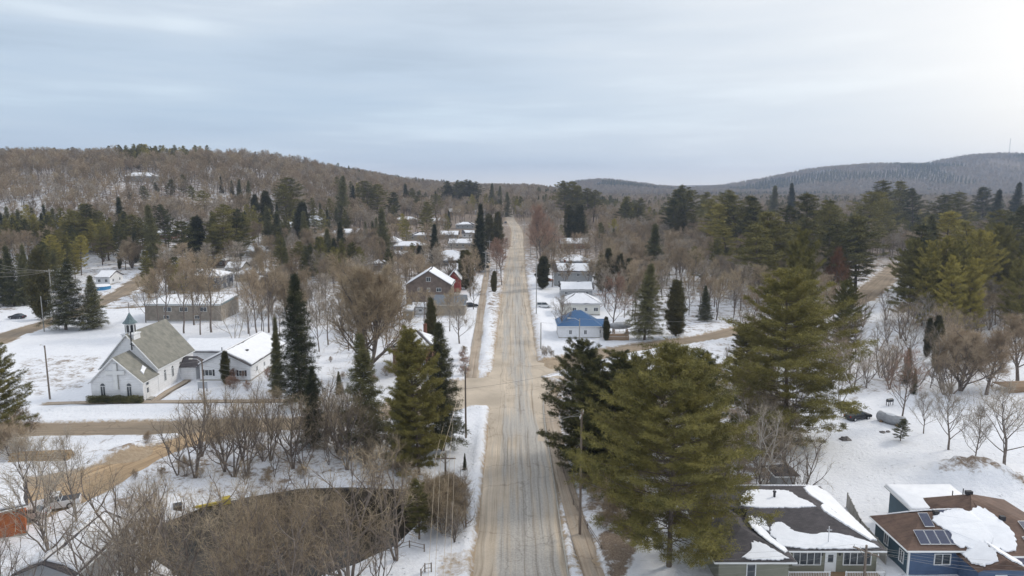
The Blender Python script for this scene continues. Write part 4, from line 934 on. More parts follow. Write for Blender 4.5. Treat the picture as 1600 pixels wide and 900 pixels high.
# --- white church
def church():
    o = Vector((-71.9, 130, 0)); r = empty('church', (-72.6, 127.1, 0.05), 0, 'small white church with a belfry and a big cross on its gable', 'church'); HOUSES.append((-72, 131, 11))
    X0, X1, Y0, Y1 = -6.1, 4.7, 0, 14.6; ez, rz_ = 4.9, 11.3; cx = -.7
    b = MB(); b.box(X0, X1, Y0, Y1, -1, ez)
    for sy in (Y0, Y1): b.add([(X0, sy, ez), (X1, sy, ez), (cx, sy, rz_)], [(0, 1, 2)])
    b.build('nave_wall', M['white_siding'], r)
    b = MB(); k = (rz_ - ez) / (X1 - cx); oh = .35
    for pl in ([(X0 - oh, Y0 - oh, ez - oh * k), (cx, Y0 - oh, rz_), (cx, Y1 + oh, rz_), (X0 - oh, Y1 + oh, ez - oh * k)], [(X1 + oh, Y0 - oh, ez - oh * k), (X1 + oh, Y1 + oh, ez - oh * k), (cx, Y1 + oh, rz_), (cx, Y0 - oh, rz_)]): b.plate([Vector(p) + Vector((0, 0, .18)) for p in pl], .14)
    nr = b.build('nave_roof', M['grey_green_shingles'], r)
    b = MB()
    for xe in (X0 - oh, X1 + oh): b.tube([(xe, Y0 - oh - .04, ez - oh * k), (cx, Y0 - oh - .04, rz_)], .13, 4)
    for xe in (X0 - oh, X1 + oh): b.tube([(xe, Y0 - oh, ez - oh * k), (xe, Y1 + oh, ez - oh * k)], .09, 4)
    b.build('bargeboard', M['white_trim'], r)
    # front porch
    x0, x1, y0, y1 = -4.9, 4.65, -5.4, -.01; pe, pr = 3.6, 8.1; pc = -.35
    b = MB(); b.box(x0, x1, y0, y1, -1, pe); b.add([(x0, y0, pe), (x1, y0, pe), (pc, y0, pr)], [(0, 1, 2)]); b.build('porch_wall', M['white_siding'], r)
    b = MB(); kr = (pr - pe) / (x1 - pc); kl_ = (pr - pe) / (pc - x0)
    b.plate([Vector(p) + Vector((0, 0, .17)) for p in [(x0 - .3, y0 - .3, pe - .3 * kl_), (pc, y0 - .3, pr), (pc, y1, pr), (x0 - .3, y1, pe - .3 * kl_)]], .14); b.plate([Vector(p) + Vector((0, 0, .17)) for p in [(x1 + .3, y0 - .3, pe - .3 * kr), (x1 + .3, y1 + .2, pe - .3 * kr), (pc, y1 + .2, pr), (pc, y0 - .3, pr)]], .14)
    b.build('porch_roof', M['grey_green_shingles'], r)
    b = MB(); b.tube([(x0 - .3, y0 - .34, pe - .3 * kl_), (pc, y0 - .34, pr)], .13, 4); b.tube([(x1 + .3, y0 - .34, pe - .3 * kr), (pc, y0 - .34, pr)], .13, 4); b.tube([(x1 + .3, y0 - .3, pe - .3 * kr), (x1 + .3, y1, pe - .3 * kr)], .08, 4); b.build('bargeboard', M['white_trim'], r)
    b = MB(); snow_slab(b, [(3.2, -3.4, pr - (3.2 - pc) * kr + .2), (3.9, -3.6, pr - (3.9 - pc) * kr + .2), (3.2, -1.2, pr - (3.2 - pc) * kr + .2), (2.6, -1.4, pr - (2.6 - pc) * kr + .2)], .15, .05, .4, 3, .02); b.build('roof_snow', M['snow_roof'], r)
    b = MB(); cx_ = -.15; b.box(cx_ - .36, cx_ + .36, y0 - .34, y0 - .02, 2.2, 7.05); b.box(cx_ - 1.75, cx_ - .36, y0 - .33, y0 - .03, 5.0, 5.7); b.box(cx_ + .36, cx_ + 1.75, y0 - .33, y0 - .03, 5.0, 5.7); b.build('cross', M['white_trim'], r)
    for (xa, xb, za, zb) in ((cx_ + .36, cx_ + .45, 2.2, 4.9), (cx_ - .45, cx_ - .36, 2.2, 4.9), (cx_ - 1.75, cx_ + 1.75, 4.9, 4.99), (cx_ + .36, cx_ + .45, 5.72, 7.05)): e_ = MB(); e_.box(xa, xb, y0 - .14, y0 - .02, za, zb); e_.build('cross_shadow_strip', M['pole_grey'], r)  # grey strips added along the cross as painted shadow lines
    for xx in (-2.75, 2.1): window(r, xx, y0, .75, 1.0, 2.0, 'f', arched=True)
    door(r, x1, -3.9, 0, 'r', 1.1, 2.3); window(r, x1, -3.9, 2.5, 1.1, .7, 'r', mull=0); b = MB(); b.box(x1, x1 + .9, -4.7, -3.1, -.5, .12); b.build('doorstep', M['concrete'], r)
    for yy in (2.6, 5.6, 8.8, 12.0): window(r, X1, yy, 1.5, .85, 1.75, 'r', arched=True)
    for yy in (2.6, 5.6, 8.8, 12.0): window(r, X0, yy, 1.5, .85, 1.75, 'l', arched=True)
    b = MB(); b.box(-.9, 3.2, -.06, -.02, 0, 0); 
    f = MB(); f.box(x0 + .05, x1 - .05, y0 - .03, y0 + .01, 3.5, 3.62); f.build('trim_band', M['white_trim'], r)
    # belfry
    bx, by = cx, 1.5
    t_ = empty('belfry', (bx, by, 0)); t_.parent = r
    b = MB(); b.box(-1.15, 1.15, -1.15, 1.15, 9.3, 11.15); b.box(-1.3, 1.3, -1.3, 1.3, 11.15, 11.3); b.build('belfry_base', M['white_siding'], t_)
    oc = lambda rr: [(math.cos(a) * rr, math.sin(a) * rr) for a in [math.pi / 8 + k * math.pi / 4 for k in range(8)]]
    b = MB(); b.prism(oc(.95), 11.3, 13.3)
    b.build('louvre_drum', M['white_trim'], t_)
    for k in range(8):
        a = k * math.pi / 4; g = MB(); g.add([(-.24, -.0, 11.55), (.24, 0, 11.55)] + [(math.cos(q) * .24, 0, 12.75 + math.sin(q) * .24) for q in np.linspace(0, math.pi, 7)], [tuple(range(9))]); go_ = g.build('louvre', M['black_paint'], t_); go_.location = (math.sin(a) * .90, -math.cos(a) * .90, 0); go_.rotation_euler = (0, 0, a)
    b = MB(); P8 = oc(1.35); P4 = oc(.75)
    b.add([(*p, 13.25) for p in P8] + [(*p, 13.95) for p in P4] + [(0, 0, 15.4)], [(i, (i + 1) % 8, 8 + (i + 1) % 8, 8 + i) for i in range(8)] + [(8 + i, 8 + (i + 1) % 8, 16) for i in range(8)] + [tuple(range(7, -1, -1))]); b.build('spire', M['green_metal'], t_)
    b = MB(); b.tube([(0, 0, 15.3), (0, 0, 17.2)], .04, 5); b.build('finial', M['dark_plastic'], t_)
    b = MB(); b.tube([(.35, -.42, 6.6 + 1.8), (.35, -.42, 12)], .13, 6); b.tube([(.1, -.5, 9.6), (.9, -.5, 9.2)], .07, 5); b.build('service_pipe', M['dark_plastic'], r)
church()
def hedge():
    t = Tree(44); n = 9000; x = t.r.uniform(-4.9, 5.2, n); y = t.r.uniform(-.55, .55, n); z = t.r.uniform(0, 1.15, n) + .1 * np.sin(x * 2.2)
    t.blades(np.stack([x, y, z], 1), t.r.normal(size=(n, 3)) + [0, 0, .4], np.full(n, .22), np.full(n, .08), 0); t.tube([[-4.6, 0, .1], [0, 0, .2], [4.9, 0, .1]], [.3, .35, .3], 5, 0)
    o = link('hedge', t.mesh('hedge', [M['spruce_needles']])); o.location = (-72.8, 120.7, 0.1); tag(o, 'low clipped dark green hedge along the front wall of the church', 'hedge')
hedge()
# white hall beside the church
hl = house('hall', 'white siding hall with a snowed gable roof and black shutters beside the church', -58.0, 144.5, 10.4, 19.5, 3.4, 2.6, rot=-.03, axis='y', wall='white_siding', wins=[('f', -3.4, 1.1, 1.6, 1.3), ('f', .9, 1.1, 1.2, 1.2), ('f', 3.4, 1.1, 1.2, 1.2), ('r', -6.5, 1.3, .9, 1.1), ('r', -2.5, 1.3, .8, 1.0), ('r', 3.5, 1.3, .8, 1.0)], shut='dark_plastic', seed=31, cat='hall')
v = MB(); v.tube([(-2.6, -5, 4.4), (-2.6, -5, 5.9)], .1, 6); v.build('vent_pipe', M['dark_plastic'], hl)
v = MB(); v.box(1.9, 2.7, -4.9, -4.1, 4.9, 5.35); v.build('roof_vent', M['dark_plastic'], hl)
wg = MB(); wg.box(-14.6, -4.6, 1.5, 9.6, -1, 3.3); wg.build('wing_wall', M['white_siding'], hl)
wg = MB(); wg.plate([(-15, 1.0, 3.4), (-3.6, 1.0, 3.4), (-1.2, 5.5, 5.2), (-15, 5.5, 5.2)], .15); wg.plate([(-15, 5.5, 5.2), (-1.2, 5.5, 5.2), (-3.6, 10.0, 3.4), (-15, 10, 3.4)], .15); wg.build('wing_roof', M['dark_shingles'], hl)
wg = MB(); snow_slab(wg, [(-14.9, 1.1, 3.45), (-3.7, 1.1, 3.45), (-1.4, 5.5, 5.25), (-14.9, 5.5, 5.25)], .25, .05, 1, 3, .02); snow_slab(wg, [(-14.9, 5.5, 5.25), (-1.4, 5.5, 5.25), (-3.7, 9.9, 3.45), (-14.9, 9.9, 3.45)], .25, .05, 1, 4, .02); wg.build('roof_snow', M['snow_roof'], hl)
lk = empty('link_building', (-65.9, 137.7, 0), 0, 'low grey roofed link between the church and the white hall', 'annex')
b = MB(); b.box(-2.0, 1.2, -2, 2.0, -.5, 2.7); b.build('wall', M['white_siding'], lk); b = MB(); b.plate([(-2.1, -2.4, 2.8), (1.6, -2.4, 2.8), (.8, 0, 4.5), (-2.1, 0, 4.5)], .15); b.plate([(-2.1, 2.4, 2.8), (1.6, 2.4, 2.8), (.8, 0, 4.5), (-2.1, 0, 4.5)], .15); b.plate([(1.6, -2.4, 2.8), (1.6, 2.4, 2.8), (.8, 0, 4.5)], .15); b.build('roof', M['dark_shingles'], lk)
x_, y_ = GT(317, 612); ds = empty('notice_board', (x_, y_, hz(x_, y_)), 0, 'grey church notice board on two short posts in the snow', 'sign')
b = MB(); b.box(-.9, .9, -.06, .06, .7, 2.0); b.build('board', M['silver_paint'], ds); b = MB(); b.box(-.95, .95, -.1, .1, 2.0, 2.1); b.build('cap', M['white_trim'], ds)
for s_ in (-.8, .8): b = MB(); b.box(s_ - .06, s_ + .06, -.06, .06, -.4, .7); b.build('post', M['dark_plastic'], ds)

# --- the other houses of the village: position by the foot of the front wall
def H(name, label, px0, px1, pyb, depth, h, rise, d=None, **kw):
    """front wall from px0 to px1 with its foot at row pyb (or at forward distance d)"""
    if d is None: xa, y = GT((px0 + px1) / 2, pyb)
    else: xa, y, _ = D((px0 + px1) / 2, 300, d)
    w_ = (px1 - px0) / FPX * y * .99
    return house(name, label, xa, y + depth / 2, w_, depth, h, rise, **kw)
H('house', 'blue metal roofed white cottage on the corner of the street', 872, 938, 529, 9, 3.3, 3.3, roof='hip', wall='white_siding', roofm='blue_metal_roof', snow=None, wins=[('f', -2.3, 1.1, .8, 1.2), ('f', 1.6, 1.1, .8, 1.2), ('r', 1, 1.1, 1, 1), ('l', 0, 1.1, 1, 1)], seed=2)
ext = [o for o in bpy.data.objects if o.get('label', '').startswith('blue metal')][0]
b = MB(); b.box(3.2, 7.3, -3.6, 1.2, -1, 2.95); b.build('side_wing', M['white_siding'], ext); b = MB(); b.plate([(2.9, -4.0, 3.0), (7.7, -4.0, 3.0), (7.7, 0, 4.4), (2.9, 0, 4.4)], .12); b.plate([(2.9, 2.2, 3.4), (7.7, 2.2, 3.4), (7.7, 0, 4.4), (2.9, 0, 4.4)], .12); b.build('wing_roof', M['blue_metal_roof'], ext)
door(ext, 5.2, -3.6, .2, 'f', 1.6, 2.1)
H('house', 'white house with a snowed hip roof directly behind the blue roofed cottage', 877, 938, 493, 9, 3.4, 2.6, roof='hip', wall='white_siding_warm', wins=[('f', -2, 1.2, 1.2, 1.2), ('f', 1.6, 1.2, .9, 1.2), ('f', 4.6, 1.2, 1.4, 1.2)], seed=3)
H('house', 'long low house with a plain white snow roof above the hip roofed white house', 876, 926, 465, 7.5, 2.8, 2.0, wall='grey_siding', seed=4)
H('house', 'pale grey two storey house with dark gables facing the street on the right', 866, 926, 447, 9, 5.4, 3.0, wall='grey_siding', storeys=2, snow='partial', seed=5, chim=(-3, 1))
H('house', 'grey bungalow under a low snow roof behind the two storey grey house', 877, 922, 419, 10, 3.0, 2.4, roof='hip', wall='blue_grey_siding', seed=6)
H('house', 'brown brick bungalow with a white snow gable, farthest in the right hand row', 875, 922, 390, 11, 3.2, 2.6, wall='red_brick', seed=7, chim=(2, 1))
H('house', 'square red brick house with a snowed hip roof behind the large pine', 613, 676, 581, 9.5, 5.3, 2.7, roof='hip', wall='red_brick', snow=.82, wins=[('f', -2.0, 3.7, .9, 1.4), ('f', -2.8, .9, .9, 1.5), ('f', 2.4, 3.7, .9, 1.4), ('f', 2.4, .9, .9, 1.5), ('l', 0, 3.5, .9, 1.3)], seed=8, chim=(2, 2))
H('house', 'tall brown shingled gable house with a red gabled wing behind the long barn', 634, 706, 476, 12, 6.4, 4.6, axis='y', wall='brown_brick', snow='full', wins=[('f', 0, 7.6, 1.5, 1.5), ('f', -3, 4.2, 1.1, 1.3), ('f', 0, 4.2, 1, 1.3), ('f', 3.4, 4.2, 1.6, 1.3), ('f', -.2, .9, 1.2, 1.6)], seed=9)
H('house', 'red painted house wing with a white gable beside the tall shingled house', 700, 719, 458, 8, 5.2, 2.6, axis='y', wall='red_paint', wins=[('f', 0, 3.8, 1, 1.2)], seed=10)
H('barn', 'long board barn with a bare steel grey roof beside the street', 672, 727, 494, 8, 3.6, 2.2, wall='barn_boards', roofm='steel_roof', snow=None, wins=[], cat='barn', seed=11)
H('garden_shed', 'little brown shed with a slanted snow roof left of the barn', 629, 645, 499, 3, 2.6, .8, roof='mono', wall='tan_siding', wins=[('f', 0, 1, .6, .6)], cat='shed', seed=12)
H('garden_shed', 'little white shed with a snow roof and window next to the brown shed', 645, 666, 492, 3.4, 2.4, 1.0, wall='white_siding', wins=[('f', .3, 1, .9, .7)], cat='shed', seed=13)
row = [('long low white roofed bungalow at the top of the left row', 640, 678, 376, 'beige_siding'), ('long low bungalow with snowed roof right of the dark spruce', 683, 716, 374, 'tan_siding'), ('tan bungalow with a two step snow roof in the left row', 612, 664, 393, 'tan_siding'),
       ('bungalow half hidden by brown twigs below the tan bungalow', 608, 652, 408, 'brown_siding'), ('brown gabled house among the trees in mid row', 683, 722, 408, 'brown_siding'), ('low house with a strip of snow on its roof nearer the shingled house', 690, 732, 416, 'dark_grey_siding'), ('grey house near the top of the street on the left', 712, 742, 358, 'grey_siding'),
       ('red brown house behind the tall gable house', 700, 742, 432, 'brown_siding')]
row += [('cream bungalow with a white roof at the top of the street on the left', 655, 700, 352, 'beige_siding'), ('small white roofed house beside the left pavement high up the street', 722, 746, 372, 'white_siding'), ('snow roofed brown house left of the row of bungalows', 560, 598, 384, 'brown_siding'), ('grey cottage with white roof above the huge maple', 520, 560, 372, 'grey_siding'), ('tan house with a white roof between the maple and the row of bungalows', 572, 606, 424, 'tan_siding'), ('low white roofed house at the head of the row, beside the tall narrow spruce', 700, 738, 388, 'beige_siding'),
        ('pale bungalow with a bright roof uphill of the brown house', 452, 492, 398, 'white_siding_warm'), ('snow roofed house on the slope left of the grey cottage', 478, 512, 352, 'tan_siding'), ('small grey house behind the row of bungalows, upslope', 618, 650, 350, 'grey_siding'), ('white roofed bungalow behind the cream A roofed house', 384, 424, 402, 'beige_siding')]
for i, (lb, a, c, pb, wm) in enumerate(row): H('house', lb, a, c, pb, 9, 2.7, 2.1, wall=wm, seed=40 + i, snow='full' if i % 3 else 'partial', roof='gable' if i % 2 else 'hip')
H('apartment_block', 'dark grey two storey block with white windows and snowed hip roof', 262, 345, 455, 12, 5.0, 2.2, roof='hip', wall='dark_grey_siding', storeys=2, wbase=.9, seed=51, cat='building')
H('school_building', 'long beige brick building under a flat snow roof behind the church', 226, 348, 502, 13, 4.7, .9, roof='mono', wall='beige_brick', roofm='green_metal', wins=[('f', -4.5, 2.8, 2.2, 1.4), ('f', .2, 2.8, 2.4, 1.4), ('f', -5, .6, 1.6, 1.1), ('f', 6, 2.8, 2, 1.4), ('f', 4, .6, 1.4, 1.1)], seed=52, cat='building')
for i, (lb, a, c, pb, wm, rf_) in enumerate([('house with a flat snow roof above the dark grey block', 303, 352, 418, 'brown_siding', 'hip'), ('cream house with an A shaped snow roof right of the dark block', 352, 378, 430, 'beige_siding', 'gable'), ('wide snowed roof house right of the cream one', 366, 418, 440, 'tan_siding', 'hip'),
        ('small brown house under a bright snow roof between two pines', 242, 268, 377, 'red_brick', 'gable'), ('house showing its white roof among twigs left of the first spruces', 395, 440, 455, 'brown_siding', 'gable'), ('white garage beside the side street bend', 150, 172, 446, 'white_siding', 'gable')]):
    H('house', lb, a, c, pb, 9, 2.8, 2.0, wall=wm, roof=rf_, seed=60 + i)
far_ = [('big pale house with a wide snow roof on the left hilltop', 196, 240, 480, 'grey_siding'), ('house with a bright roof at the left edge of the hilltop woods', 8, 26, 520, 'blue_grey_siding'), ('small snow roof in the hillside woods left of centre', 272, 286, 560, 'tan_siding'), ('faint snow roof on the hillside right of the big hilltop house', 340, 356, 600, 'tan_siding'),
        ('pale house on the slope above the leafless trees', 470, 500, 430, 'white_siding_warm'), ('white roofed house in the slope clearing', 432, 452, 400, 'grey_siding'), ('long low house in the slope clearing', 488, 532, 380, 'beige_siding'), ('white house at the far end of the main street', 768, 782, 640, 'white_siding'), ('low white roofed house beside the far end of the main street', 742, 762, 620, 'grey_siding'), ('snow roofed house beyond the end of the street', 700, 722, 610, 'tan_siding'),
        ('pale bungalow lost in the right hand woods', 1522, 1540, 420, 'white_siding'), ('second pale house deep in the right hand woods', 1549, 1566, 400, 'grey_siding'), ('white roofed house by the slope road', 600, 622, 380, 'blue_grey_siding')]
for i, (lb, a, c, dd_, wm) in enumerate(far_): H('house', lb, a, c, 0, 9, 3.2, 2.6, d=dd_, wall=wm, seed=80 + i, wins=[('f', -2.5, 1.1, 1.2, 1.2), ('f', 2, 1.1, 1.2, 1.2)], roof='gable' if i % 2 else 'hip')
x_, y_ = GT(1590, 468); house('green_shed', 'long low green shed with a flat snow roof at the right edge', x_ + 6, y_ + 8, 24, 9, 2.6, .6, roof='mono', wall='green_metal', wins=[], cat='shed', seed=99)
# lower left corner buildings
house('red_shed', 'rust red shed with a snow covered roof at the lower left edge', -60.2, 73.0, 8, 7, 3.8, 1.6, roof='gable', axis='x', wall='rust_wall', wins=[], rot=0.6, cat='shed', seed=14)
rs = house('grey_outbuilding', 'long grey outbuilding with a patchy snow roof beside the pond', -43.4, 63.6, 5.2, 9.5, 3.6, 1.1, rot=.02, axis='y', wall='grey_siding', roofm='dark_shingles', snow=.9, wins=[('f', 0, 1.2, .9, 1)], cat='outbuilding', seed=15)
def deck(x, y, w_, d_, h, label, rz=0):
    r = empty('deck', (x, y, hz(x, y)), rz, label, 'deck'); b = MB(); b.box(-w_ / 2, w_ / 2, -d_ / 2, d_ / 2, h - .15, h); b.build('platform', M['deck_boards'], r)
    b = MB(); [b.box(-w_ / 2, w_ / 2, -d_ / 2 - .03, -d_ / 2, .0 + k * .22, .2 + k * .22) for k in range(int(h / .22))]; b.build('skirt', M['deck_boards'], r)
    railing(r, [(-w_ / 2, d_ / 2, h), (-w_ / 2, -d_ / 2, h), (w_ / 2, -d_ / 2, h), (w_ / 2, d_ / 2, h)], 1.0, 'deck_boards', .2)
    for sx in (-1, 1):
        for sy in (-1, 1): b = MB(); b.box(sx * w_ / 2 - .08, sx * w_ / 2 + .08, sy * d_ / 2 - .08, sy * d_ / 2 + .08, -.6, h - .15); b.build('post', M['deck_boards'], r)
    return r
x_, y_ = GT(1597, 614); deck(x_ + 1.5, y_ + 2, 9.5, 4, 1.2, 'brown timber deck with a railing standing in the snow at the right edge', .12)
# ------------------------------------------------------------------ vehicles
def car(name, label, x, y, rz, paint, style='sedan', group=None, z=None):
    """nose towards +x"""
    r = empty(name, (x, y, (hz(x, y) if z is None else z) + .05), rz, label, {'pickup': 'pickup truck', 'van': 'van'}.get(style, 'car'), group)
    Lh = 2.75 if style == 'pickup' else 2.3; W = .95 if style == 'pickup' else .88; g = .32
    if style == 'pickup': prof = [(-Lh, .55), (-Lh, 1.12), (-.75, 1.12), (-.70, 1.15), (.95, 1.15), (2.45, 1.02), (Lh, .85), (Lh, .5)]; roof = [(-.72, 1.14), (-.55, 1.82), (.30, 1.84), (1.05, 1.14)]
    elif style == 'van': prof = [(-Lh, .45), (-Lh, 1.1), (1.2, 1.1), (2.1, .98), (Lh, .75), (Lh, .4)]; roof = [(-Lh + .02, 1.08), (-Lh + .15, 1.82), (.5, 1.84), (1.35, 1.08)]
    else: prof = [(-Lh, .48), (-Lh + .05, .95), (-1.5, 1.0), (.9, 1.0), (2.0, .88), (Lh, .68), (Lh, .4)]; roof = [(-1.75, .98), (-1.05, 1.44), (.15, 1.46), (1.05, .98)]
    prof = [(-Lh, g)] + prof + [(Lh, g)]
    b = MB(); n = len(prof); ins = [W if z_ < .9 else W - .07 for _, z_ in prof]
    b.add([(x_, -w_, z_) for (x_, z_), w_ in zip(prof, ins)] + [(x_, w_, z_) for (x_, z_), w_ in zip(prof, ins)], [tuple(range(n)), tuple(range(2 * n - 1, n - 1, -1))] + [(i, n + i, n + (i + 1) % n, (i + 1) % n) for i in range(n)])
    bo = b.build('body', M[paint], r); md = bo.modifiers.new('bevel', 'BEVEL'); md.width = .05; md.segments = 2
    def cabin(s, wi, wt):
        return [(x_, -wi if z_ < 1.2 else -wt, z_) for x_, z_ in s] + [(x_, wi if z_ < 1.2 else wt, z_) for x_, z_ in s]
    F4 = [(0, 1, 2, 3), (7, 6, 5, 4), (0, 4, 5, 1), (1, 5, 6, 2), (2, 6, 7, 3)]
    c = MB(); c.add(cabin(roof, W - .09, W - .24), F4); c.build('window_band', M['glass'], r)
    c = MB(); (xa, za), (xb, zb) = roof[1], roof[2]; c.box(xa - .04, xb + .04, -(W - .22), W - .22, za - .03, za + .05)
    for (p0, p1) in ((roof[0], roof[1]), (roof[3], roof[2])):
        for s_ in (-1, 1): c.tube([(p0[0], s_ * (W - .1), p0[1]), (p1[0], s_ * (W - .25), p1[1])], .04, 4)
    xm = (xa + xb) / 2
    for s_ in (-1, 1): c.tube([(xm, s_ * (W - .085), 1.0), (xm, s_ * (W - .235), za)], .04, 4)
    c.build('roof', M[paint], r)
    if style == 'pickup': c = MB(); c.box(-Lh + .1, -.8, -W + .12, W - .12, 1.123, 1.15); c.build('cargo_bed_cover', M['dark_plastic'], r)
    for sx in (-1, 1):
        for s_ in (-1, 1):
            wr = .40 if style == 'pickup' else .33; w_ = MB(); w_.tube([(0, -.13, 0), (0, .13, 0)], wr, 14); wo_ = w_.build('wheel', M['black_rubber'], r); wo_.location = (sx * Lh * .62, s_ * (W - .10), wr - .02)
            k = MB(); k.tube([(0, -.14, 0), (0, .14, 0)], wr * .55, 10); k.build('rim', M['aluminium'], wo_)
    for s_ in (-1, 1):
        k = MB(); k.box(Lh - .04, Lh + .02, s_ * W * .72 - .17, s_ * W * .72 + .17, .62, .76); k.build('headlight', M['lamp_lens'], r)
        k = MB(); k.box(-Lh - .02, -Lh + .04, s_ * W * .78 - .1, s_ * W * .78 + .1, .68, .9); k.build('tail_light', M['red_light'], r)
        k = MB(); k.box(.85, 1.0, s_ * (W + .02) - .07, s_ * (W + .02) + .07, 1.0, 1.14); k.build('mirror', M[paint], r)
    k = MB(); k.box(Lh - .02, Lh + .06, -W + .1, W - .1, g + .02, g + .2); k.build('bumper', M['dark_plastic'], r)
    return r
car('pickup_truck', 'white pickup truck with a dark bed cover parked on the dirt driveway', *GT(86, 795), R(205), 'white_paint', 'pickup')
car('parked_car', 'snowed white car in front of the white pickup truck', *GT(42, 812), R(195), 'white_paint')
car('parked_car', 'black car parked beside the upper street at the left edge', *GT(27, 498), R(178), 'black_paint')
car('parked_car', 'dark car half under the big pine by the snowfield', *GT(1340, 655), R(20), 'black_paint')
car('parked_van', 'white van parked in the driveway beside the white hip roofed house', *GT(850, 481), R(0), 'white_paint', 'van')
car('parked_car', 'silver car parked by the dark grey block', *GT(236, 455), R(10), 'silver_paint')
car('distant_car', 'dark car driving at the far end of the main street', *GT(790, 349), R(-95), 'black_paint')
car('distant_car', 'silver car in the yard beside the bare street tree on the right', *GT(858, 393), R(0), 'silver_paint', 'van')
for lb, px, py, rz, pt in (('red brown car in the yard of the grey two storey house', 856, 440, 0, 'rust_wall'), ('black car in the driveway behind the barn', 736, 480, 10, 'black_paint'), ('silver car beside the shingled house', 727, 447, 0, 'silver_paint'), ('dark car by the low snow roofed house in the left row', 738, 408, 5, 'black_paint')): car('parked_car', lb, *GT(px, py), R(rz), pt)
# covered tank, grill, boat on its timber stand
x_, y_ = GT(1392, 662); r = empty('storage_tank', (x_, y_, hz(x_, y_)), R(125), 'long grey cylinder tank lying in the snowfield under a snow cap', 'tank')
b = MB(); pts = [(-2.2, 0, .9), (-2.0, 0, .9), (2.0, 0, .9), (2.2, 0, .9)]; b.tube(pts, [.6, .85, .85, .6], 16); b.build('shell', M['boat_cover'], r, True)
b = MB(); b.tube([(-1.95, 0, 1.2), (0, 0, 1.26), (1.95, 0, 1.2)], [.52, .62, .52], 10); b.build('snow_cap', M['snow_roof'], r, True)
for s_ in (-1.3, 1.3): b = MB(); b.box(s_ - .15, s_ + .15, -.8, .8, -.4, .4); b.build('cradle', M['deck_boards'], r)
x_, y_ = GT(1390, 634); r = empty('barbecue', (x_, y_, hz(x_, y_)), R(20), 'small dark barbecue standing behind the grey tank', 'barbecue')
b = MB(); b.box(-.6, .6, -.3, .3, .8, 1.05); b.tube([(-.6, 0, 1.05), (.6, 0, 1.05)], .3, 10); b.build('hood', M['black_paint'], r)
for sx in (-.5, .5):
    for sy in (-.25, .25): b = MB(); b.box(sx - .04, sx + .04, sy - .04, sy + .04, -.3, .8); b.build('leg', M['dark_plastic'], r)
x_, y_ = GT(970, 526); r = empty('covered_boat', (x_, y_ + 1, hz(x_, y_)), R(8), 'grey covered boat raised beside the timber deck of the blue roofed cottage', 'boat')
b = MB(); n = 9; rings = []
for i in range(n): t = i / (n - 1); w_ = math.sin(math.pi * min(1, .12 + .8 * t)) ** .6; rings.append([( -3 + 6 * t, math.cos(a) * 1.4 * w_, 2.7 + math.sin(a) * (1.1 if a < math.pi else .9) * w_) for a in np.linspace(0, 2 * math.pi, 13)[:-1]])
b.add([p for q in rings for p in q], [(i * 12 + k, i * 12 + (k + 1) % 12, (i + 1) * 12 + (k + 1) % 12, (i + 1) * 12 + k) for i in range(n - 1) for k in range(12)] + [tuple(range(11, -1, -1)), tuple(range((n - 1) * 12, n * 12))]); b.build('cover', M['boat_cover'], r, True)
b = MB()
for i in range(1, 5): b.tube([(-2.6 + i * 1.0, -1.2, 1.2), (-2.6 + i * 1.0, -1.38, 2.6), (-2.6 + i, -1.2, 3.3)], .03, 4)
b.build('strap', M['wire_metal'], r)
for sx in (-1.8, 1.8):
    for sy in (-.7, .7): b = MB(); b.box(sx - .1, sx + .1, sy - .1, sy + .1, -.5, 2.0); b.build('stand', M['deck_boards'], r)
x_, y_ = GT(962, 530); deck(x_, y_ - .5, 6, 2.6, 1.3, 'orange brown timber deck in front of the covered boat', .1)
# round gazebo pool roof left, firewood stack
x_, y_ = GT(157, 452); r = empty('round_pool', (x_, y_, hz(x_, y_)), 0, 'round above ground pool under snow by the bend of the upper street', 'pool')
b = MB(); b.prism([(math.cos(a) * 3.4, math.sin(a) * 3.4) for a in np.linspace(0, 2 * math.pi, 25)[:-1]], -.5, 1.3); b.build('wall', M['blue_tarp'], r)
b = MB(); b.add([(math.cos(a) * 3.5, math.sin(a) * 3.5, 1.3) for a in np.linspace(0, 2 * math.pi, 25)[:-1]] + [(math.cos(a) * 3.1, math.sin(a) * 3.1, 1.65) for a in np.linspace(0, 2 * math.pi, 25)[:-1]] + [(0, 0, 1.8)], [(i, (i + 1) % 24, 24 + (i + 1) % 24, 24 + i) for i in range(24)] + [(24 + i, 24 + (i + 1) % 24, 48) for i in range(24)]); b.build('snow_cover', M['snow_roof'], r)
def logs(name, label, px, py, n, rz, L_=3.0):
    x_, y_ = GT(px, py); r = empty(name, (x_, y_, hz(x_, y_)), rz, label, 'wood pile'); b = MB(); k = 0
    for row_ in range(4):
        for i in range(n - row_): b.tube([(-L_ / 2 + rnd.uniform(-.15, .15), (i + row_ * .5) * .36, .15 + row_ * .3), (L_ / 2 + rnd.uniform(-.15, .15), (i + row_ * .5) * .36, .15 + row_ * .3)], rnd.uniform(.14, .19), 7)
    b.build('log_stack', M['firewood'], r); return r
logs('wood_pile', 'stack of yellow split logs beside the driveway under the left bushes', 60, 722, 6, .1, 8)
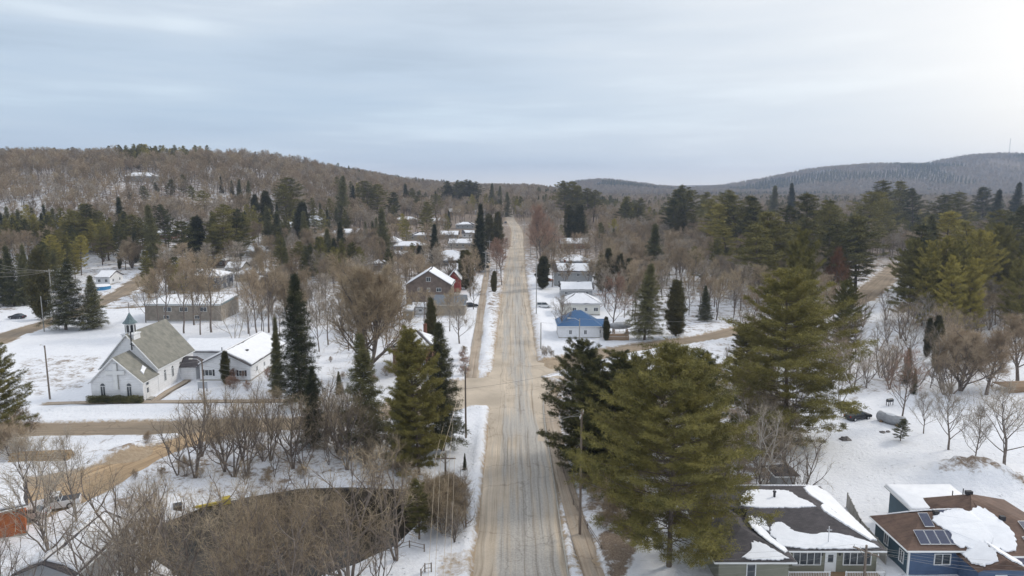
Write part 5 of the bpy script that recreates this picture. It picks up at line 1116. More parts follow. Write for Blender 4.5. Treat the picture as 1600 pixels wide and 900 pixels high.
# rocks in the snowfield
def rock(px, py, s, label):
    t = Tree(int(px * 7 + py)); b = MB(); rr = random.Random(px); n1, n2 = 8, 5; vs = []
    for i in range(n2 + 1):
        for k in range(n1): a = 2 * math.pi * k / n1; e_ = math.pi / 2 * i / n2; q = s * rr.uniform(.75, 1.15); vs.append((math.cos(a) * math.cos(e_) * q, math.sin(a) * math.cos(e_) * q * .8, math.sin(e_) * q * .7 - .1))
    b.add(vs, [(i * n1 + k, i * n1 + (k + 1) % n1, (i + 1) * n1 + (k + 1) % n1, (i + 1) * n1 + k) for i in range(n2) for k in range(n1)]); x_, y_ = GT(px, py); o = b.build('boulder', M['rock']); o.location = (x_, y_, hz(x_, y_)); tag(o, label, 'boulder')
rock(1321, 688, 1.0, 'lone boulder in the middle of the snowfield near the big pine'); rock(1379, 676, .55, 'left of two small stones by the bush in the snowfield'); rock(1388, 675, .5, 'right of two small stones by the bush in the snowfield'); rock(1312, 674, .5, 'small stone at the edge of the big pine')
# yellow boom on the far pond shore
x_, y_ = GT(318, 795); r = empty('yellow_loader', (x_, y_, hz(x_, y_)), R(28), 'yellow machine arm lying on the pond shore among twigs', 'machine'); b = MB(); b.box(-2.6, 2.6, -.16, .16, .25, .55); b.box(2.2, 3.2, -.5, .5, .1, .9); b.build('arm', M['yellow_boom'], r); b = MB(); b.box(-3.4, -2.4, -.7, .7, 0, 1.2); b.build('counterweight', M['black_paint'], r)
# hydrant-like posts and rail fence near the pond
def rail_fence(label, pp, h=1.0):
    P = [GT(*p) for p in pp]; z0 = hz(*P[0]); r = empty('rail_fence', (*P[0], z0), 0, label, 'fence')
    for p in P: b = MB(); b.box(-.06, .06, -.06, .06, -.4, h); po_ = b.build('post', M['pole_wood'], r); po_.location = (p[0] - P[0][0], p[1] - P[0][1], hz(*p) - z0)
    b = MB()
    for a, c in zip(P[:-1], P[1:]):
        for zz in (h * .5, h * .92): b.tube([(a[0] - P[0][0], a[1] - P[0][1], hz(*a) - z0 + zz), (c[0] - P[0][0], c[1] - P[0][1], hz(*c) - z0 + zz)], .035, 4)
    b.build('rail', M['pole_wood'], r)
rail_fence('low dark rail fence above the near shore of the pond', [(552, 882), (581, 870), (612, 866), (640, 858), (663, 864)])
rail_fence('steel guard rail between the right pavement and the big pines', [(868, 690), (880, 740), (896, 790), (918, 828), (940, 862), (956, 900)], .8)
rail_fence('short weathered gate rail at the lower edge beside the street', [(658, 905), (664, 896), (674, 895)], 1.1)

# ------------------------------------------------------------------ utility poles, lamp and wires
POLE = {}
def pole(key, label, px, pyb, pyt=None, H=None, d=None, arm=1, wood='pole_wood', lampd=None, armrz=0.0, tr=False, name='utility_pole', cat='utility pole', group=None):
    if d is None: x_, y_ = GT(px, pyb)
    else: x_, y_, _ = D(px, pyb, d)
    z = hz(x_, y_)
    if H is None: u, a, b_ = ray(px, pyt); H = CAMZ + b_ * y_ / a - z
    r = empty(name, (x_, y_, z), armrz, label, cat, group)
    b = MB(); b.tube([(0, 0, -.8), (0, 0, H)], [.17, .11], 8); b.build('pole', M[wood], r)
    tops = [(0, 0, H)]
    if arm:
        b = MB(); b.box(-1.25, 1.25, -.06, .06, H - .75, H - .62); b.tube([(-.7, 0, H - .68), (0, 0, H - 1.4)], .03, 4); b.tube([(.7, 0, H - .68), (0, 0, H - 1.4)], .03, 4); b.build('crossarm', M[wood], r); tops = []
        for xx in (-1.15, -.55, .55, 1.15):
            b = MB(); b.tube([(xx, 0, H - .62), (xx, 0, H - .40)], .05, 6); b.build('insulator', M['white_trim'], r); tops.append((xx, 0, H - .38))
    if tr: b = MB(); b.tube([(0, -.42, H - 2.6), (0, -.42, H - 1.6)], .26, 10); b.build('transformer', M['silver_paint'], r)
    if lampd:
        b = MB(); b.tube([(0, 0, H - .6), (lampd * .5, 0, H + .1), (lampd, 0, H + .15)], .045, 6); b.build('lamp_arm', M['aluminium'], r); b = MB(); b.box(min(lampd, lampd * 1.35), max(lampd, lampd * 1.35), -.14, .14, H + .06, H + .22); b.build('lamp_head', M['lamp_lens'], r)
    mx = Matrix.Translation((x_, y_, z)) @ Matrix.Rotation(armrz, 4, 'Z'); POLE[key] = [tuple(mx @ Vector(t)) for t in tops] + [tuple(mx @ Vector((0, 0, H - 1.9)))]
    return r
pole('A', 'leaning grey utility pole at the left of the church yard', 78, 625, 540, arm=0, wood='pole_wood', lampd=-.6)
pole('B', 'short brown utility pole where the upper street leaves the snow', 69, 519, 463, arm=0, wood='pole_grey')
pole('C', 'tall pale utility pole with crossarm behind the tall left spruce', 84, 500, 420, arm=1, wood='pole_grey', armrz=.4)
pole('D', 'utility pole with a street lamp in front of the white church hall', 321, 650, 562, arm=0, lampd=-1.6)
pole('E', 'dark street lamp pole at the near left corner of the junction', 728, 684, 572, arm=0, name='street_lamp', cat='street lamp', lampd=.5)
pole('F', 'utility pole with a crossarm among the shrubs above the pond shore', 697, 800, 708, arm=1)
pole('G', 'tall wooden utility pole with a crossarm in front of the right pines', 906, 836, 640, arm=1, armrz=R(75))
pole('H', 'pale wooden pole beside the side street right of the blue roofed cottage', 905, 546, 498, arm=0, wood='pole_grey', lampd=-2.2)
pole('I', 'tall grey street side pole beside the white van', 838, 494, 414, arm=0, wood='pole_grey', lampd=-1.2)
pole('J', 'short dark pole at the right corner of the street', 845, 547, 504, arm=0, wood='pole_grey')
pole('K', 'utility pole at the bottom edge in front of the olive bungalow', 1348, 930, 852, d=63, arm=1, armrz=R(-50))
pole('L', 'brown pole in the yard above the upper street bend', 107, 462, 395, d=262, H=10, arm=0)
for i, (px, d_) in enumerate([(759, 285), (765, 330), (769, 390), (778, 450), (781, 520)]): pole('M%d' % i, 'pale utility pole in the line along the left side of the main street', px, 400, d=d_, H=11, arm=1, wood='pole_grey', group='poles along the left side of the main street')
for i, (px, d_) in enumerate([(838, 290), (829, 350), (819, 470)]): pole('N%d' % i, 'grey pole in the row along the right side of the main street', px, 400, d=d_, H=10, arm=0, wood='pole_grey', lampd=-1, group='poles along the right side of the main street')
def wire(a, b, sag, label, r=.012, m='wire_metal', group=None):
    a, b = Vector(a), Vector(b); n = 14; P = [a.lerp(b, i / n) - Vector((0, 0, 4 * sag * (i / n) * (1 - i / n))) for i in range(n + 1)]
    mb = MB(); mb.tube(P, r, 3, cap=False); o = mb.build('wire', M[m]); tag(o, label, 'wire', group); return o
q = [D(665 + 12 * i, 960, 52 + i * .2) for i in range(4)]
for i in range(4): wire(POLE['F'][i], q[i], .25, 'copper bright wire running down from the pond pole to the lower edge', .022, 'copper_wire', 'wires down from the pond pole')
for i in range(3): wire(POLE['F'][i], POLE['E'][0] if i == 1 else D(706 + 3 * i, 600, 122), .5, 'wire climbing from the pond pole towards the junction', .018, 'copper_wire', 'wires from the pond pole to the junction')
for i in range(3): wire(POLE['G'][i], D(842, 645 + 8 * i, 96), .3, 'pale wire from the tall right pole across the pavement', .016, 'wire_metal', 'wires left of the tall right pole')
for i in range(4): wire(POLE['C'][i], D(-60, 395 + 12 * i, 150), 1.0, 'wire from the pole by the tall left spruce to the left edge', .028, 'wire_metal', 'wires to the left edge')
for i in range(3): wire(D(-40, 590 + 9 * i, 120), (POLE['D'][0][0], POLE['D'][0][1], POLE['D'][0][2] - .2 - .8 * i), .7, 'wire from the left edge past the church front to the hall lamp pole', .012, 'wire_metal', 'wires in front of the church')
for i in range(4): wire((POLE['D'][0][0], POLE['D'][0][1], POLE['D'][0][2] - .2 - .8 * i), D(712, 612 + 13 * i, 116), .9, 'wire from the hall lamp pole along the side street to the junction', .016, 'wire_metal', 'wires along the side street')
wire(D(700, 610, 128), D(905, 575, 136), .6, 'single dark wire crossing the junction', .022, 'dark_plastic')
wire(POLE['H'][0], D(1120, 500, 172), .6, 'thin wire from the side street pole to the right', .02)
wire(POLE['H'][0], POLE['J'][0], .5, 'thin wire from the side street pole to the short corner pole', .02)
for i in range(4): wire(POLE['K'][i], D(1000, 862 + 14 * i, 60), .5, 'wire from the bottom edge pole to the left across the bungalow', .010, 'wire_metal', 'wires across the olive bungalow')
for i in range(4): wire(POLE['K'][i], D(1680, 880 + 8 * i, 60), .5, 'wire from the bottom edge pole to the right across the blue house', .010, 'wire_metal', 'wires across the blue house')
for i in range(4): wire(POLE['M%d' % i][1], POLE['M%d' % (i + 1)][1], .8, 'wire strung between the poles on the left of the main street', .02, 'wire_metal', 'wires along the main street')
# radio mast on the far hill
x_, y_, _ = D(1577, 240, 2450); r = empty('radio_mast', (x_, y_, hz(x_, y_) + 8), 0, 'thin radio mast on the crest of the far right hill', 'mast'); b = MB()
for k in range(3): a = k * 2.094; b.tube([(math.cos(a) * 2.2, math.sin(a) * 2.2, 0), (math.cos(a) * .5, math.sin(a) * .5, 62)], .28, 4)
for k in range(12): b.tube([(1.8 - k * .12, 0, k * 5), (-.9, 1.2, k * 5 + 5)], .15, 3)
b.build('lattice', M['aluminium'], r)
x_, y_ = GT(755, 548); b = MB()
# ------------------------------------------------------------------ trees one can point at
def PB(name, kind, px, pyb, pyt, label, cat='tree', **kw):      # foot visible in the photograph
    x, y = GT(px, pyb); u, a, b = ray(px, pyt); H_ = CAMZ + b * y / a - hz(x, y); return plant(name, kind, x, y, H_, label, cat, **kw)
def PD(name, kind, px, pyt, d, label, cat='tree', **kw):        # top and distance
    x, y, z = D(px, pyt, d); return plant(name, kind, x, y, max(3.0, z - hz(x, y)), label, cat, **kw)
pb = 'pine_big'
PB('white_pine', pb, 1045, 888, 546, 'broad white pine with a bare lower trunk in front of the olive bungalow', vi=0, wide=.93, rz=1.0)
PB('white_pine', pb, 908, 742, 535, 'leftmost pine of the clump beside the junction, overhanging the pavement', vi=1, wide=.84, rz=.5)
PB('white_pine', pb, 930, 705, 560, 'pine at the back of the clump nearest the side street', vi=1, wide=.8, rz=2.5)
PB('white_pine', pb, 948, 752, 553, 'second pine of the clump beside the junction', vi=2, wide=1.15)
PB('white_pine', pb, 995, 725, 556, 'middle pine of the clump behind the broad pine', vi=1, wide=.8)
PB('white_pine', pb, 1092, 735, 552, 'right hand pine of the clump behind the broad pine', vi=1, wide=.75)
PB('white_pine', pb, 1228, 694, 424, 'tallest wide white pine with a snowy car beneath, right of the pine clump', vi=1, wide=1.08, rz=2.0)
PB('white_pine', pb, 1248, 560, 362, 'tall pine rising behind the tallest wide pine', vi=2, wide=.6)
PB('white_pine', pb, 1165, 620, 505, 'lower pine at the left foot of the tallest wide pine', vi=2, wide=.9)
sp = 'spruce_big'
PB('spruce', sp, 470, 640, 428, 'tallest dark spruce, left of the round crowned maple', vi=0, wide=.95)
PB('spruce', sp, 490, 697, 572, 'smaller spruce standing in front of the tallest dark spruce', vi=1, wide=1.15)
PB('spruce', sp, 433, 622, 494, 'thin scraggly spruce at the corner of the white hall', vi=2, wide=.9)
PB('spruce', sp, 577, 706, 522, 'symmetrical dark spruce between the maple and the pond', vi=0, wide=1.15)
PB('white_pine', pb, 655, 742, 516, 'dense olive green pine in front of the red brick house', vi=2, wide=.75, leaf='pine_needles')
PB('spruce', sp, 692, 705, 505, 'dark spruce at the right side of the dense pine by the junction', vi=0, wide=1.1)
PB('spruce', sp, 632, 730, 560, 'low dark spruce at the left side of the dense pine', vi=1, wide=1.1)
PB('cedar', 'cedar', 674, 560, 468, 'thin brownish cedar behind the red brick house', vi=1, wide=.8)
PB('spruce', sp, 530, 617, 580, 'small young spruce in the snow beside the maple trunk', wide=1.2)
PB('spruce', sp, 726, 736, 708, 'tiny young spruce on the snow bank beside the street', wide=1.2)
PB('white_pine', pb, 2, 700, 543, 'snow dusted pine cut by the left edge of the picture', vi=1, wide=.8)
PB('spruce', sp, 103, 516, 404, 'broad dark spruce left of the church, nearest the upper street', vi=0, wide=1.5)
PB('spruce', sp, 146, 514, 430, 'shorter open spruce between the broad spruce and the belfry', vi=1, wide=1.5)
PB('cedar', 'cedar', 353, 602, 550, 'egg shaped cedar against the front of the white hall', vi=0)
PB('white_pine', 'pine', 655, 845, 748, 'bushy young pine on the pond bank beside the wires', vi=0, wide=1.2)
PB('white_pine', 'pine', 1407, 690, 654, 'small bushy pine beside the grey tank', vi=0, wide=1.6)
PB('cedar', 'cedar', 947, 533, 496, 'dark cedar at the right wall of the blue roofed cottage', vi=0, wide=1.1)
PB('spruce', sp, 1007, 532, 412, 'tall drooping spruce right of the covered boat', vi=0, wide=1.3)
PB('cedar', 'cedar', 1056, 526, 440, 'big brownish cedar right of the drooping spruce', vi=1, wide=1.5)
PB('spruce', sp, 1101, 502, 446, 'blue green young spruce standing alone beyond the side street', vi=1, wide=1.4)
PB('cedar', 'cedar', 848, 452, 402, 'round dark cedar beside the right edge of the main street', vi=0, wide=1.6)
PB('cedar', 'cedar', 772, 458, 424, 'small round cedar between pavement and street on the left', vi=0, wide=1.1)
PB('cedar', 'cedar', 728, 452, 392, 'large dark round cedar at the red house by the street', vi=0, wide=1.6)
PD('spruce', sp, 748, 317, 300, 'very tall narrow spruce standing over the left row of houses', vi=2, wide=1.3)
PB('cedar', 'cedar', 66, 500, 392, 'golden brown wide cedar left of the broad spruce', vi=0, leaf='cedar_leaves', wide=1.1)
for px, t_ in ((5, 405), (22, 384), (38, 398)): PB('spruce', 'spruce', px, 478, t_, 'green spruce in the bare stemmed group at the left edge', group='spruces at the left edge', wide=1.2)
PB('spruce', 'spruce', 45, 470, 382, 'slim blue black spruce behind the left edge group', wide=.8)
PB('birch', 'birch', 367, 545, 440, 'white stemmed birch behind the hall', vi=0)
PB('birch', 'birch', 1436, 600, 482, 'pale dead white limbed tree above the snowfield', vi=1, wide=1.2)
PB('birch', 'birch', 1312, 640, 520, 'white stemmed tree leaning right of the tallest pine', vi=0, tilt=.15)
PB('birch', 'birch', 1178, 720, 590, 'pale tangled birch right of the pine clump', vi=1, tilt=-.1)
PB('birch', 'birch', 1190, 770, 600, 'pale leaning birch in front of the thicket right of the broad pine', vi=0, wide=1.1)
PB('maple', 'bare_big', 575, 588, 398, 'huge round crowned leafless maple with many stems', vi=0, wide=.95)
PB('maple', 'bare_big', 601, 512, 420, 'leafless tree standing close behind the huge maple', vi=1, wide=.9)
PB('leafless_tree', 'field', 718, 537, 474, 'small round leafless apple tree beside the left pavement', cat='tree', wide=1.3)
PB('maple', 'bare_big', 846, 418, 326, 'broad reddish leafless maple on the right side of the main street', vi=1, leaf='twigs_red', wide=.95)
PB('leafless_tree', 'bare', 958, 520, 432, 'upright brown leafless tree behind the covered boat', wide=1.0, leaf='twigs_red')
PB('leafless_tree', 'field', 878, 527, 462, 'spindly leafless tree at the front of the blue roofed cottage', wide=1.0)
PB('leafless_tree', 'bare', 330, 520, 400, 'thick stemmed leafless tree between school building and hall', vi=1, wide=.9)
for i, (px, b_, t_) in enumerate([(228, 505, 432), (248, 508, 420), (262, 520, 405), (287, 522, 410), (313, 524, 428), (303, 508, 400), (388, 522, 430), (402, 530, 420), (420, 520, 400)]): PB('leafless_tree', 'bare', px, b_, t_, 'slim leafless tree in front of the long school building', group='trees in front of the school building', wide=.8, leaf='twigs_tan' if i % 2 else None)
FLD = [(1409, 658, 548, 'leafless tree left of the grey tank bush in the snowfield, brownish and tall'), (1443, 679, 618, 'smallest leafless tree in the snowfield'), (1482, 703, 600, 'wide leafless tree third from the tank in the snowfield'), (1523, 728, 634, 'slim leafless tree in the snowfield between two wider ones'), (1568, 735, 608, 'large many branched leafless tree at the right of the snowfield')]
for i, (px, b_, t_, lb) in enumerate(FLD): PB('leafless_tree', 'field', px, b_, t_, lb, wide=[.8, 1.0, 1.0, .8, 1.25][i], vi=i % 3, leaf='twigs_red' if i == 0 else None)
for px, b_, t_, lb in [(1541, 618, 520, 'twin stemmed leafless tree beside the timber deck'), (1500, 612, 505, 'wide spreading leafless tree behind the snowfield'), (1590, 600, 500, 'leafless tree behind the timber deck at the right edge')]: PB('leafless_tree', 'bare_big', px, b_, t_, lb, wide=1.15, leaf='twigs_tan')
PB('oak_tree', 'bare_big', 1305, 470, 392, 'oak keeping its rust brown leaves beside the tall pine', leaf='oak_leaves', wide=.8)
for i, (px, d_) in enumerate([(776, 290), (784, 262), (780, 315), (790, 345), (771, 340)]): PD('leafless_tree', 'bare', px, 372 + (i % 3) * 8, d_, 'reddish leafless street tree overhanging the left lane of the main street', group='reddish street trees', leaf='twigs_red', wide=.9)
# shrubs and thickets near the pond, the side street and the lower edge
SH = []
def thick(kind, px0, px1, py0, py1, n, h0, h1, label, group, leaf=None, wide=1.0, seed=0, name=None, cat='shrub'):
    r_ = random.Random(seed + int(px0)); pts_ = []; tries = 0
    while len(pts_) < n and tries < n * 40:
        tries += 1; px, py = r_.uniform(px0, px1), r_.uniform(py0, py1); x, y = GT(px, py)
        if road_d(np.array([x]), np.array([y]))[0] < 1.0 or walk_d(np.array([x]), np.array([y]))[0] < .4 or sdf(np.array([x]), np.array([y]), POND)[0] < .3: continue
        if any(abs(x - a) < c * .8 and abs(y - b) < c * .8 for a, b, c in HOUSES): continue
        if any((x - a) ** 2 + (y - b) ** 2 < 2.2 for a, b in pts_): continue
        pts_.append((x, y)); plant(name or ('leafless_tree' if kind != 'shrub' else 'leafless_shrub'), kind, x, y, r_.uniform(h0, h1), label, cat, group=group, leaf=leaf, wide=wide * r_.uniform(.85, 1.2))
T_ = 'tree'
thick('thicket', 200, 640, 872, 1010, 20, 9, 15, 'leafless multi stemmed tree in the thicket on the near pond bank', 'thicket on the near pond bank', cat=T_, seed=1)
thick('thicket', 225, 400, 850, 900, 3, 7, 10, 'leafless multi stemmed tree in the thicket on the near pond bank', 'thicket on the near pond bank', leaf='twigs_tan', cat=T_, seed=2)
thick('thicket', 380, 640, 690, 760, 15, 4, 7, 'tan leafless shrub on the far pond bank', 'shrubs on the far pond bank', seed=3, wide=1.1)
thick('thicket', 240, 560, 684, 750, 22, 8, 13, 'leafless tree between the side street and the pond', 'trees between side street and pond', cat=T_, seed=4)
thick('thicket', 330, 640, 640, 700, 18, 2.5, 5, 'tan leafless shrub along the side street', 'shrubs along the side street', seed=5)
thick('shrub', 655, 715, 790, 845, 10, 4.5, 7, 'brown leafless shrub among the wires above the pond', 'shrubs at the wires', leaf='twigs_brown', seed=6)
thick('thicket', 710, 735, 800, 850, 3, 5, 7, 'leaning leafless stems beside the street shoulder', 'leaning stems by the street', leaf='twigs_grey', seed=7)
thick('thicket', 120, 230, 870, 1000, 4, 9, 13, 'leafless tree over the sheds at the lower left', 'trees at the lower left', leaf='twigs_grey', cat=T_, seed=8)
thick('thicket', -60, 30, 850, 1000, 3, 8, 12, 'leafless tree in front of the rust red shed', 'trees in front of the red shed', leaf='twigs_grey', cat=T_, seed=28)
thick('shrub', -20, 60, 690, 735, 6, 3, 6, 'leafless bush beside the driveway at the left', 'bushes beside the driveway', leaf='twigs_tan', seed=9)
PB('leafless_tree', 'field', 122, 842, 683, 'slim dark stemmed leafless tree in front of the driveway', vi=1, wide=.75)
PB('leafless_tree', 'field', 88, 930, 690, 'forked thick leafless tree in front of the pickup truck', vi=2, wide=.9)
thick('shrub', 350, 425, 588, 612, 6, 2.2, 3.2, 'low brown bush in front of the white hall', 'bushes in front of the hall', leaf='twigs_red', seed=10)
thick('thicket', 1120, 1250, 640, 800, 24, 6, 11, 'leafless brown tree in the thicket between the two big pines', 'thicket between the big pines', cat=T_, seed=11)
thick('thicket', 1250, 1560, 560, 622, 30, 6, 10, 'leafless brown tree in the thicket above the snowfield', 'thicket above the snowfield', leaf='twigs_tan', cat=T_, seed=12, wide=1.1)
thick('thicket', 1270, 1620, 500, 565, 34, 6, 11, 'leafless tan tree in the wide brush on the right', 'brush on the right', leaf='twigs_tan', cat=T_, seed=13, wide=1.1)
thick('thicket', 1120, 1300, 530, 640, 20, 6, 11, 'leafless brown tree behind the tallest wide pine', 'brush behind the tallest pine', cat=T_, seed=14)
thick('thicket', 1440, 1620, 480, 530, 18, 6, 9, 'leafless tan tree in the wide brush on the right', 'brush on the right', leaf='twigs_tan', cat=T_, seed=15, wide=1.2)
thick('shrub', 925, 1010, 790, 830, 7, 2.5, 4, 'brown leafless bush behind the guard rail', 'bushes behind the guard rail', leaf='twigs_brown', seed=16)
thick('shrub', 870, 960, 690, 800, 9, 2.0, 4, 'brown leafless bush behind the guard rail', 'bushes behind the guard rail', leaf='twigs_brown', seed=17)
thick('shrub', 1440, 1600, 470, 500, 9, 3, 4.5, 'tan bush below the green shed', 'bushes below the green shed', leaf='twigs_tan', seed=18)
thick('shrub', 720, 740, 560, 600, 3, 2, 3, 'dense red brown bush beside the left pavement', 'bushes beside the left pavement', leaf='twigs_red', seed=19, wide=1.4)
thick('shrub', 837, 862, 552, 578, 4, 1.6, 2.4, 'low brown bush at the right corner of the junction', 'bushes at the right corner', leaf='twigs_grey', seed=20)
thick('cedar', 1430, 1480, 545, 600, 3, 8, 12, 'dark olive cedar behind the dead white tree', 'cedars behind the dead white tree', seed=21, name='cedar', cat=T_)
thick('spruce', 1400, 1470, 585, 618, 3, 5, 8, 'dark young spruce at the upper edge of the snowfield', 'young spruces above the snowfield', seed=22, name='spruce', cat=T_)
thick('bare_big', 385, 470, 430, 520, 9, 10, 15, 'broad leafless tree in the yards behind the hall', 'broad trees behind the hall', seed=31, cat=T_, name='leafless_tree')
thick('bare_big', 480, 620, 380, 430, 7, 12, 17, 'broad leafless tree behind the huge maple', 'broad trees behind the huge maple', seed=32, cat=T_, name='leafless_tree')
thick('bare', 385, 610, 425, 560, 34, 7, 12, 'slender leafless tree on the snow behind the tallest dark spruce', 'slender trees behind the tallest spruce', seed=35, cat=T_, leaf='twigs_grey', wide=.9)
thick('bare', 935, 1150, 405, 500, 22, 11, 16, 'slender leafless tree on the snow beyond the right side street', 'slender trees beyond the side street', seed=36, cat=T_, wide=.8)
thick('shrub', 400, 620, 560, 625, 9, 1.5, 3.5, 'small leafless bush in the snow near the huge maple', 'bushes near the huge maple', seed=37, leaf='twigs_tan')
thick('shrub', 620, 745, 500, 600, 7, 1.2, 2.6, 'small garden bush around the square brick house', 'bushes around the square brick house', seed=38, leaf='twigs_brown')
thick('shrub', 200, 640, 690, 760, 16, 1.5, 3.5, 'low tan brush on the slope above the pond', 'brush above the pond', seed=39, leaf='twigs_tan')
thick('bare', 600, 740, 380, 520, 24, 7, 12, 'leafless yard tree among the left row of houses', 'yard trees in the left row', seed=33, cat=T_)
thick('bare_big', 150, 225, 400, 425, 3, 10, 14, 'broad leafless tree beside the upper street', 'broad trees beside the upper street', seed=41, cat=T_, name='leafless_tree')
thick('bare', 850, 1000, 380, 470, 14, 7, 12, 'leafless yard tree among the right row of houses', 'yard trees in the right row', seed=34, cat=T_)
thick('bare', 600, 720, 440, 530, 5, 7, 11, 'leafless yard tree between the brick house and the barn', 'yard trees by the barn', seed=23, cat=T_)

for o in list(C.objects):
    lb = o.get('label', '')
    if lb.startswith('broad dark spruce left'): dust(o, 'spruce_big', 0, 2600, 3)
    elif lb.startswith('shorter open spruce'): dust(o, 'spruce_big', 1, 2000, 4)
    elif lb.startswith('snow dusted pine'): dust(o, 'pine_big', 1, 3500, 5)
    elif lb.startswith('symmetrical dark spruce'): dust(o, 'spruce_big', 0, 500, 6)
    elif lb.startswith('blue green young spruce'): dust(o, 'spruce_big', 1, 900, 7)
# conifers that stand out farther away: column, row of the top, distance, kind
CON = [(130, 318, 330, 'P'), (116, 330, 320, 'P'), (185, 308, 360, 'S'), (192, 330, 340, 'S'), (235, 320, 300, 'S'), (205, 300, 420, 'P'), (225, 290, 430, 'P'), (245, 285, 450, 'P'), (265, 280, 450, 'P'), (285, 273, 460, 'P'), (300, 290, 440, 'G'), (318, 298, 420, 'G'), (345, 275, 480, 'S'), (362, 282, 470, 'S'), (372, 280, 470, 'S'), (386, 282, 465, 'S'),
       (280, 346, 290, 'P'), (305, 340, 300, 'C'), (345, 320, 305, 'P'), (362, 326, 315, 'P'), (372, 334, 320, 'P'), (332, 330, 330, 'S'), (455, 278, 430, 'P'), (445, 288, 420, 'P'), (532, 275, 440, 'S'), (415, 300, 400, 'C'), (398, 305, 410, 'C'), (430, 330, 335, 'S'), (418, 322, 340, 'S'), (470, 318, 360, 'C'), (597, 325, 330, 'S'), (575, 283, 500, 'P'), (590, 288, 500, 'P'), (550, 290, 520, 'S'),
       (510, 357, 300, 'S'), (532, 347, 300, 'S'), (497, 370, 290, 'S'), (485, 380, 285, 'S'), (476, 384, 285, 'S'), (520, 372, 292, 'S'), (475, 330, 340, 'S'), (634, 287, 600, 'S'), (642, 294, 600, 'P'), (652, 306, 560, 'P'), (680, 303, 560, 'P'), (704, 283, 700, 'P'), (712, 282, 700, 'P'), (721, 283, 705, 'P'), (729, 281, 700, 'P'), (737, 282, 705, 'P'), (745, 284, 700, 'P'), (697, 288, 700, 'P'), (768, 286, 720, 'S'), (780, 290, 720, 'S'),
       (777, 333, 370, 'C'), (765, 336, 380, 'C'), (678, 350, 320, 'S'), (655, 385, 290, 'C'), (792, 300, 600, 'S'), (884, 283, 560, 'P'), (893, 284, 560, 'P'), (902, 290, 560, 'P'), (920, 294, 560, 'P'), (928, 297, 560, 'P'), (905, 322, 400, 'C'), (895, 330, 395, 'C'), (888, 322, 420, 'C'), (985, 307, 480, 'P'), (994, 310, 480, 'P'), (975, 314, 470, 'P'), (1022, 350, 262, 'S'), (952, 390, 250, 'C'), (968, 398, 245, 'C'), (940, 400, 250, 'C'), (985, 405, 240, 'C'), (1060, 290, 430, 'P'), (1050, 296, 425, 'P'), (1072, 298, 420, 'G'), (1058, 312, 400, 'P'), (1064, 322, 390, 'C'),
       (1100, 300, 500, 'P'), (1118, 312, 370, 'G'), (1130, 318, 350, 'G'), (1145, 298, 360, 'P'), (1158, 304, 350, 'G'), (1172, 308, 340, 'P'), (1188, 306, 335, 'P'), (1205, 330, 240, 'P'), (1222, 345, 235, 'P'), (1190, 350, 225, 'P'), (1140, 345, 300, 'G'), (1210, 290, 600, 'S'), (1240, 286, 640, 'S'), (1270, 302, 300, 'P'), (1285, 312, 295, 'P'), (1300, 320, 280, 'P'), (1325, 338, 250, 'P'), (1345, 338, 250, 'P'), (1310, 345, 240, 'P'), (1378, 282, 480, 'P'), (1388, 300, 380, 'P'), (1405, 283, 500, 'P'), (1432, 295, 460, 'P'),  
       (1452, 378, 190, 'G'), (1478, 372, 195, 'G'), (1505, 378, 190, 'G'), (1535, 362, 200, 'G'), (1565, 352, 210, 'P'), (1590, 322, 280, 'P'), (1570, 328, 300, 'P'), (1520, 345, 250, 'G'), (1460, 335, 260, 'S'), (1478, 330, 262, 'G'), (1430, 350, 230, 'P'), (1495, 402, 175, 'G'), (1525, 405, 176, 'G'),  (1355, 300, 350, 'P'), (1560, 296, 480, 'S'), (1540, 292, 520, 'P'), (1590, 285, 560, 'S'), (1500, 300, 450, 'P'), (1470, 305, 420, 'P'), (1325, 440, 160, 'G'),     (1262, 340, 250, 'P'), (1430, 375, 195, 'P'), (1345, 375, 300, 'P'), (150, 330, 330, 'P'), (165, 345, 310, 'G'), (210, 335, 320, 'P'), (255, 320, 340, 'P'), (60, 345, 330, 'P'), (20, 340, 340, 'P'), (90, 360, 300, 'P'), (330, 345, 300, 'P'), (610, 300, 480, 'P'), (665, 315, 440, 'P'), (1240, 322, 300, 'P'), (1610, 360, 200, 'P'), (1600, 400, 180, 'P')]
def region(px, d):
    if px < 420: return 'left hillside'
    if px < 660: return 'slope left of the main street'
    if px < 800: return 'left side of the main street'
    if px < 1110: return 'right side of the main street'
    return 'wooded valley on the right'
KN = {'P': ('pine', 'white_pine', None, 'green pine'), 'G': ('pine', 'white_pine', 'pine_needles_gold', 'yellowish pine'), 'S': ('spruce', 'spruce', None, 'dark pointed spruce'), 'C': ('cedar', 'cedar', None, 'brown green cedar')}
for px, t_, d_, k_ in CON:
    kd, nm, lf, wd_ = KN[k_]
    if d_ < 215 and k_ in 'GP': kd = 'pine_big'
    PD(nm, kd, px, t_, d_, '%s standing out among leafless trees on the %s' % (wd_, region(px, d_)), group='%ss on the %s' % (wd_, region(px, d_)), leaf=lf, wide=1.2 if k_ in 'SC' else (.62 if kd == 'pine_big' else 1.5), whole=d_ > 300)

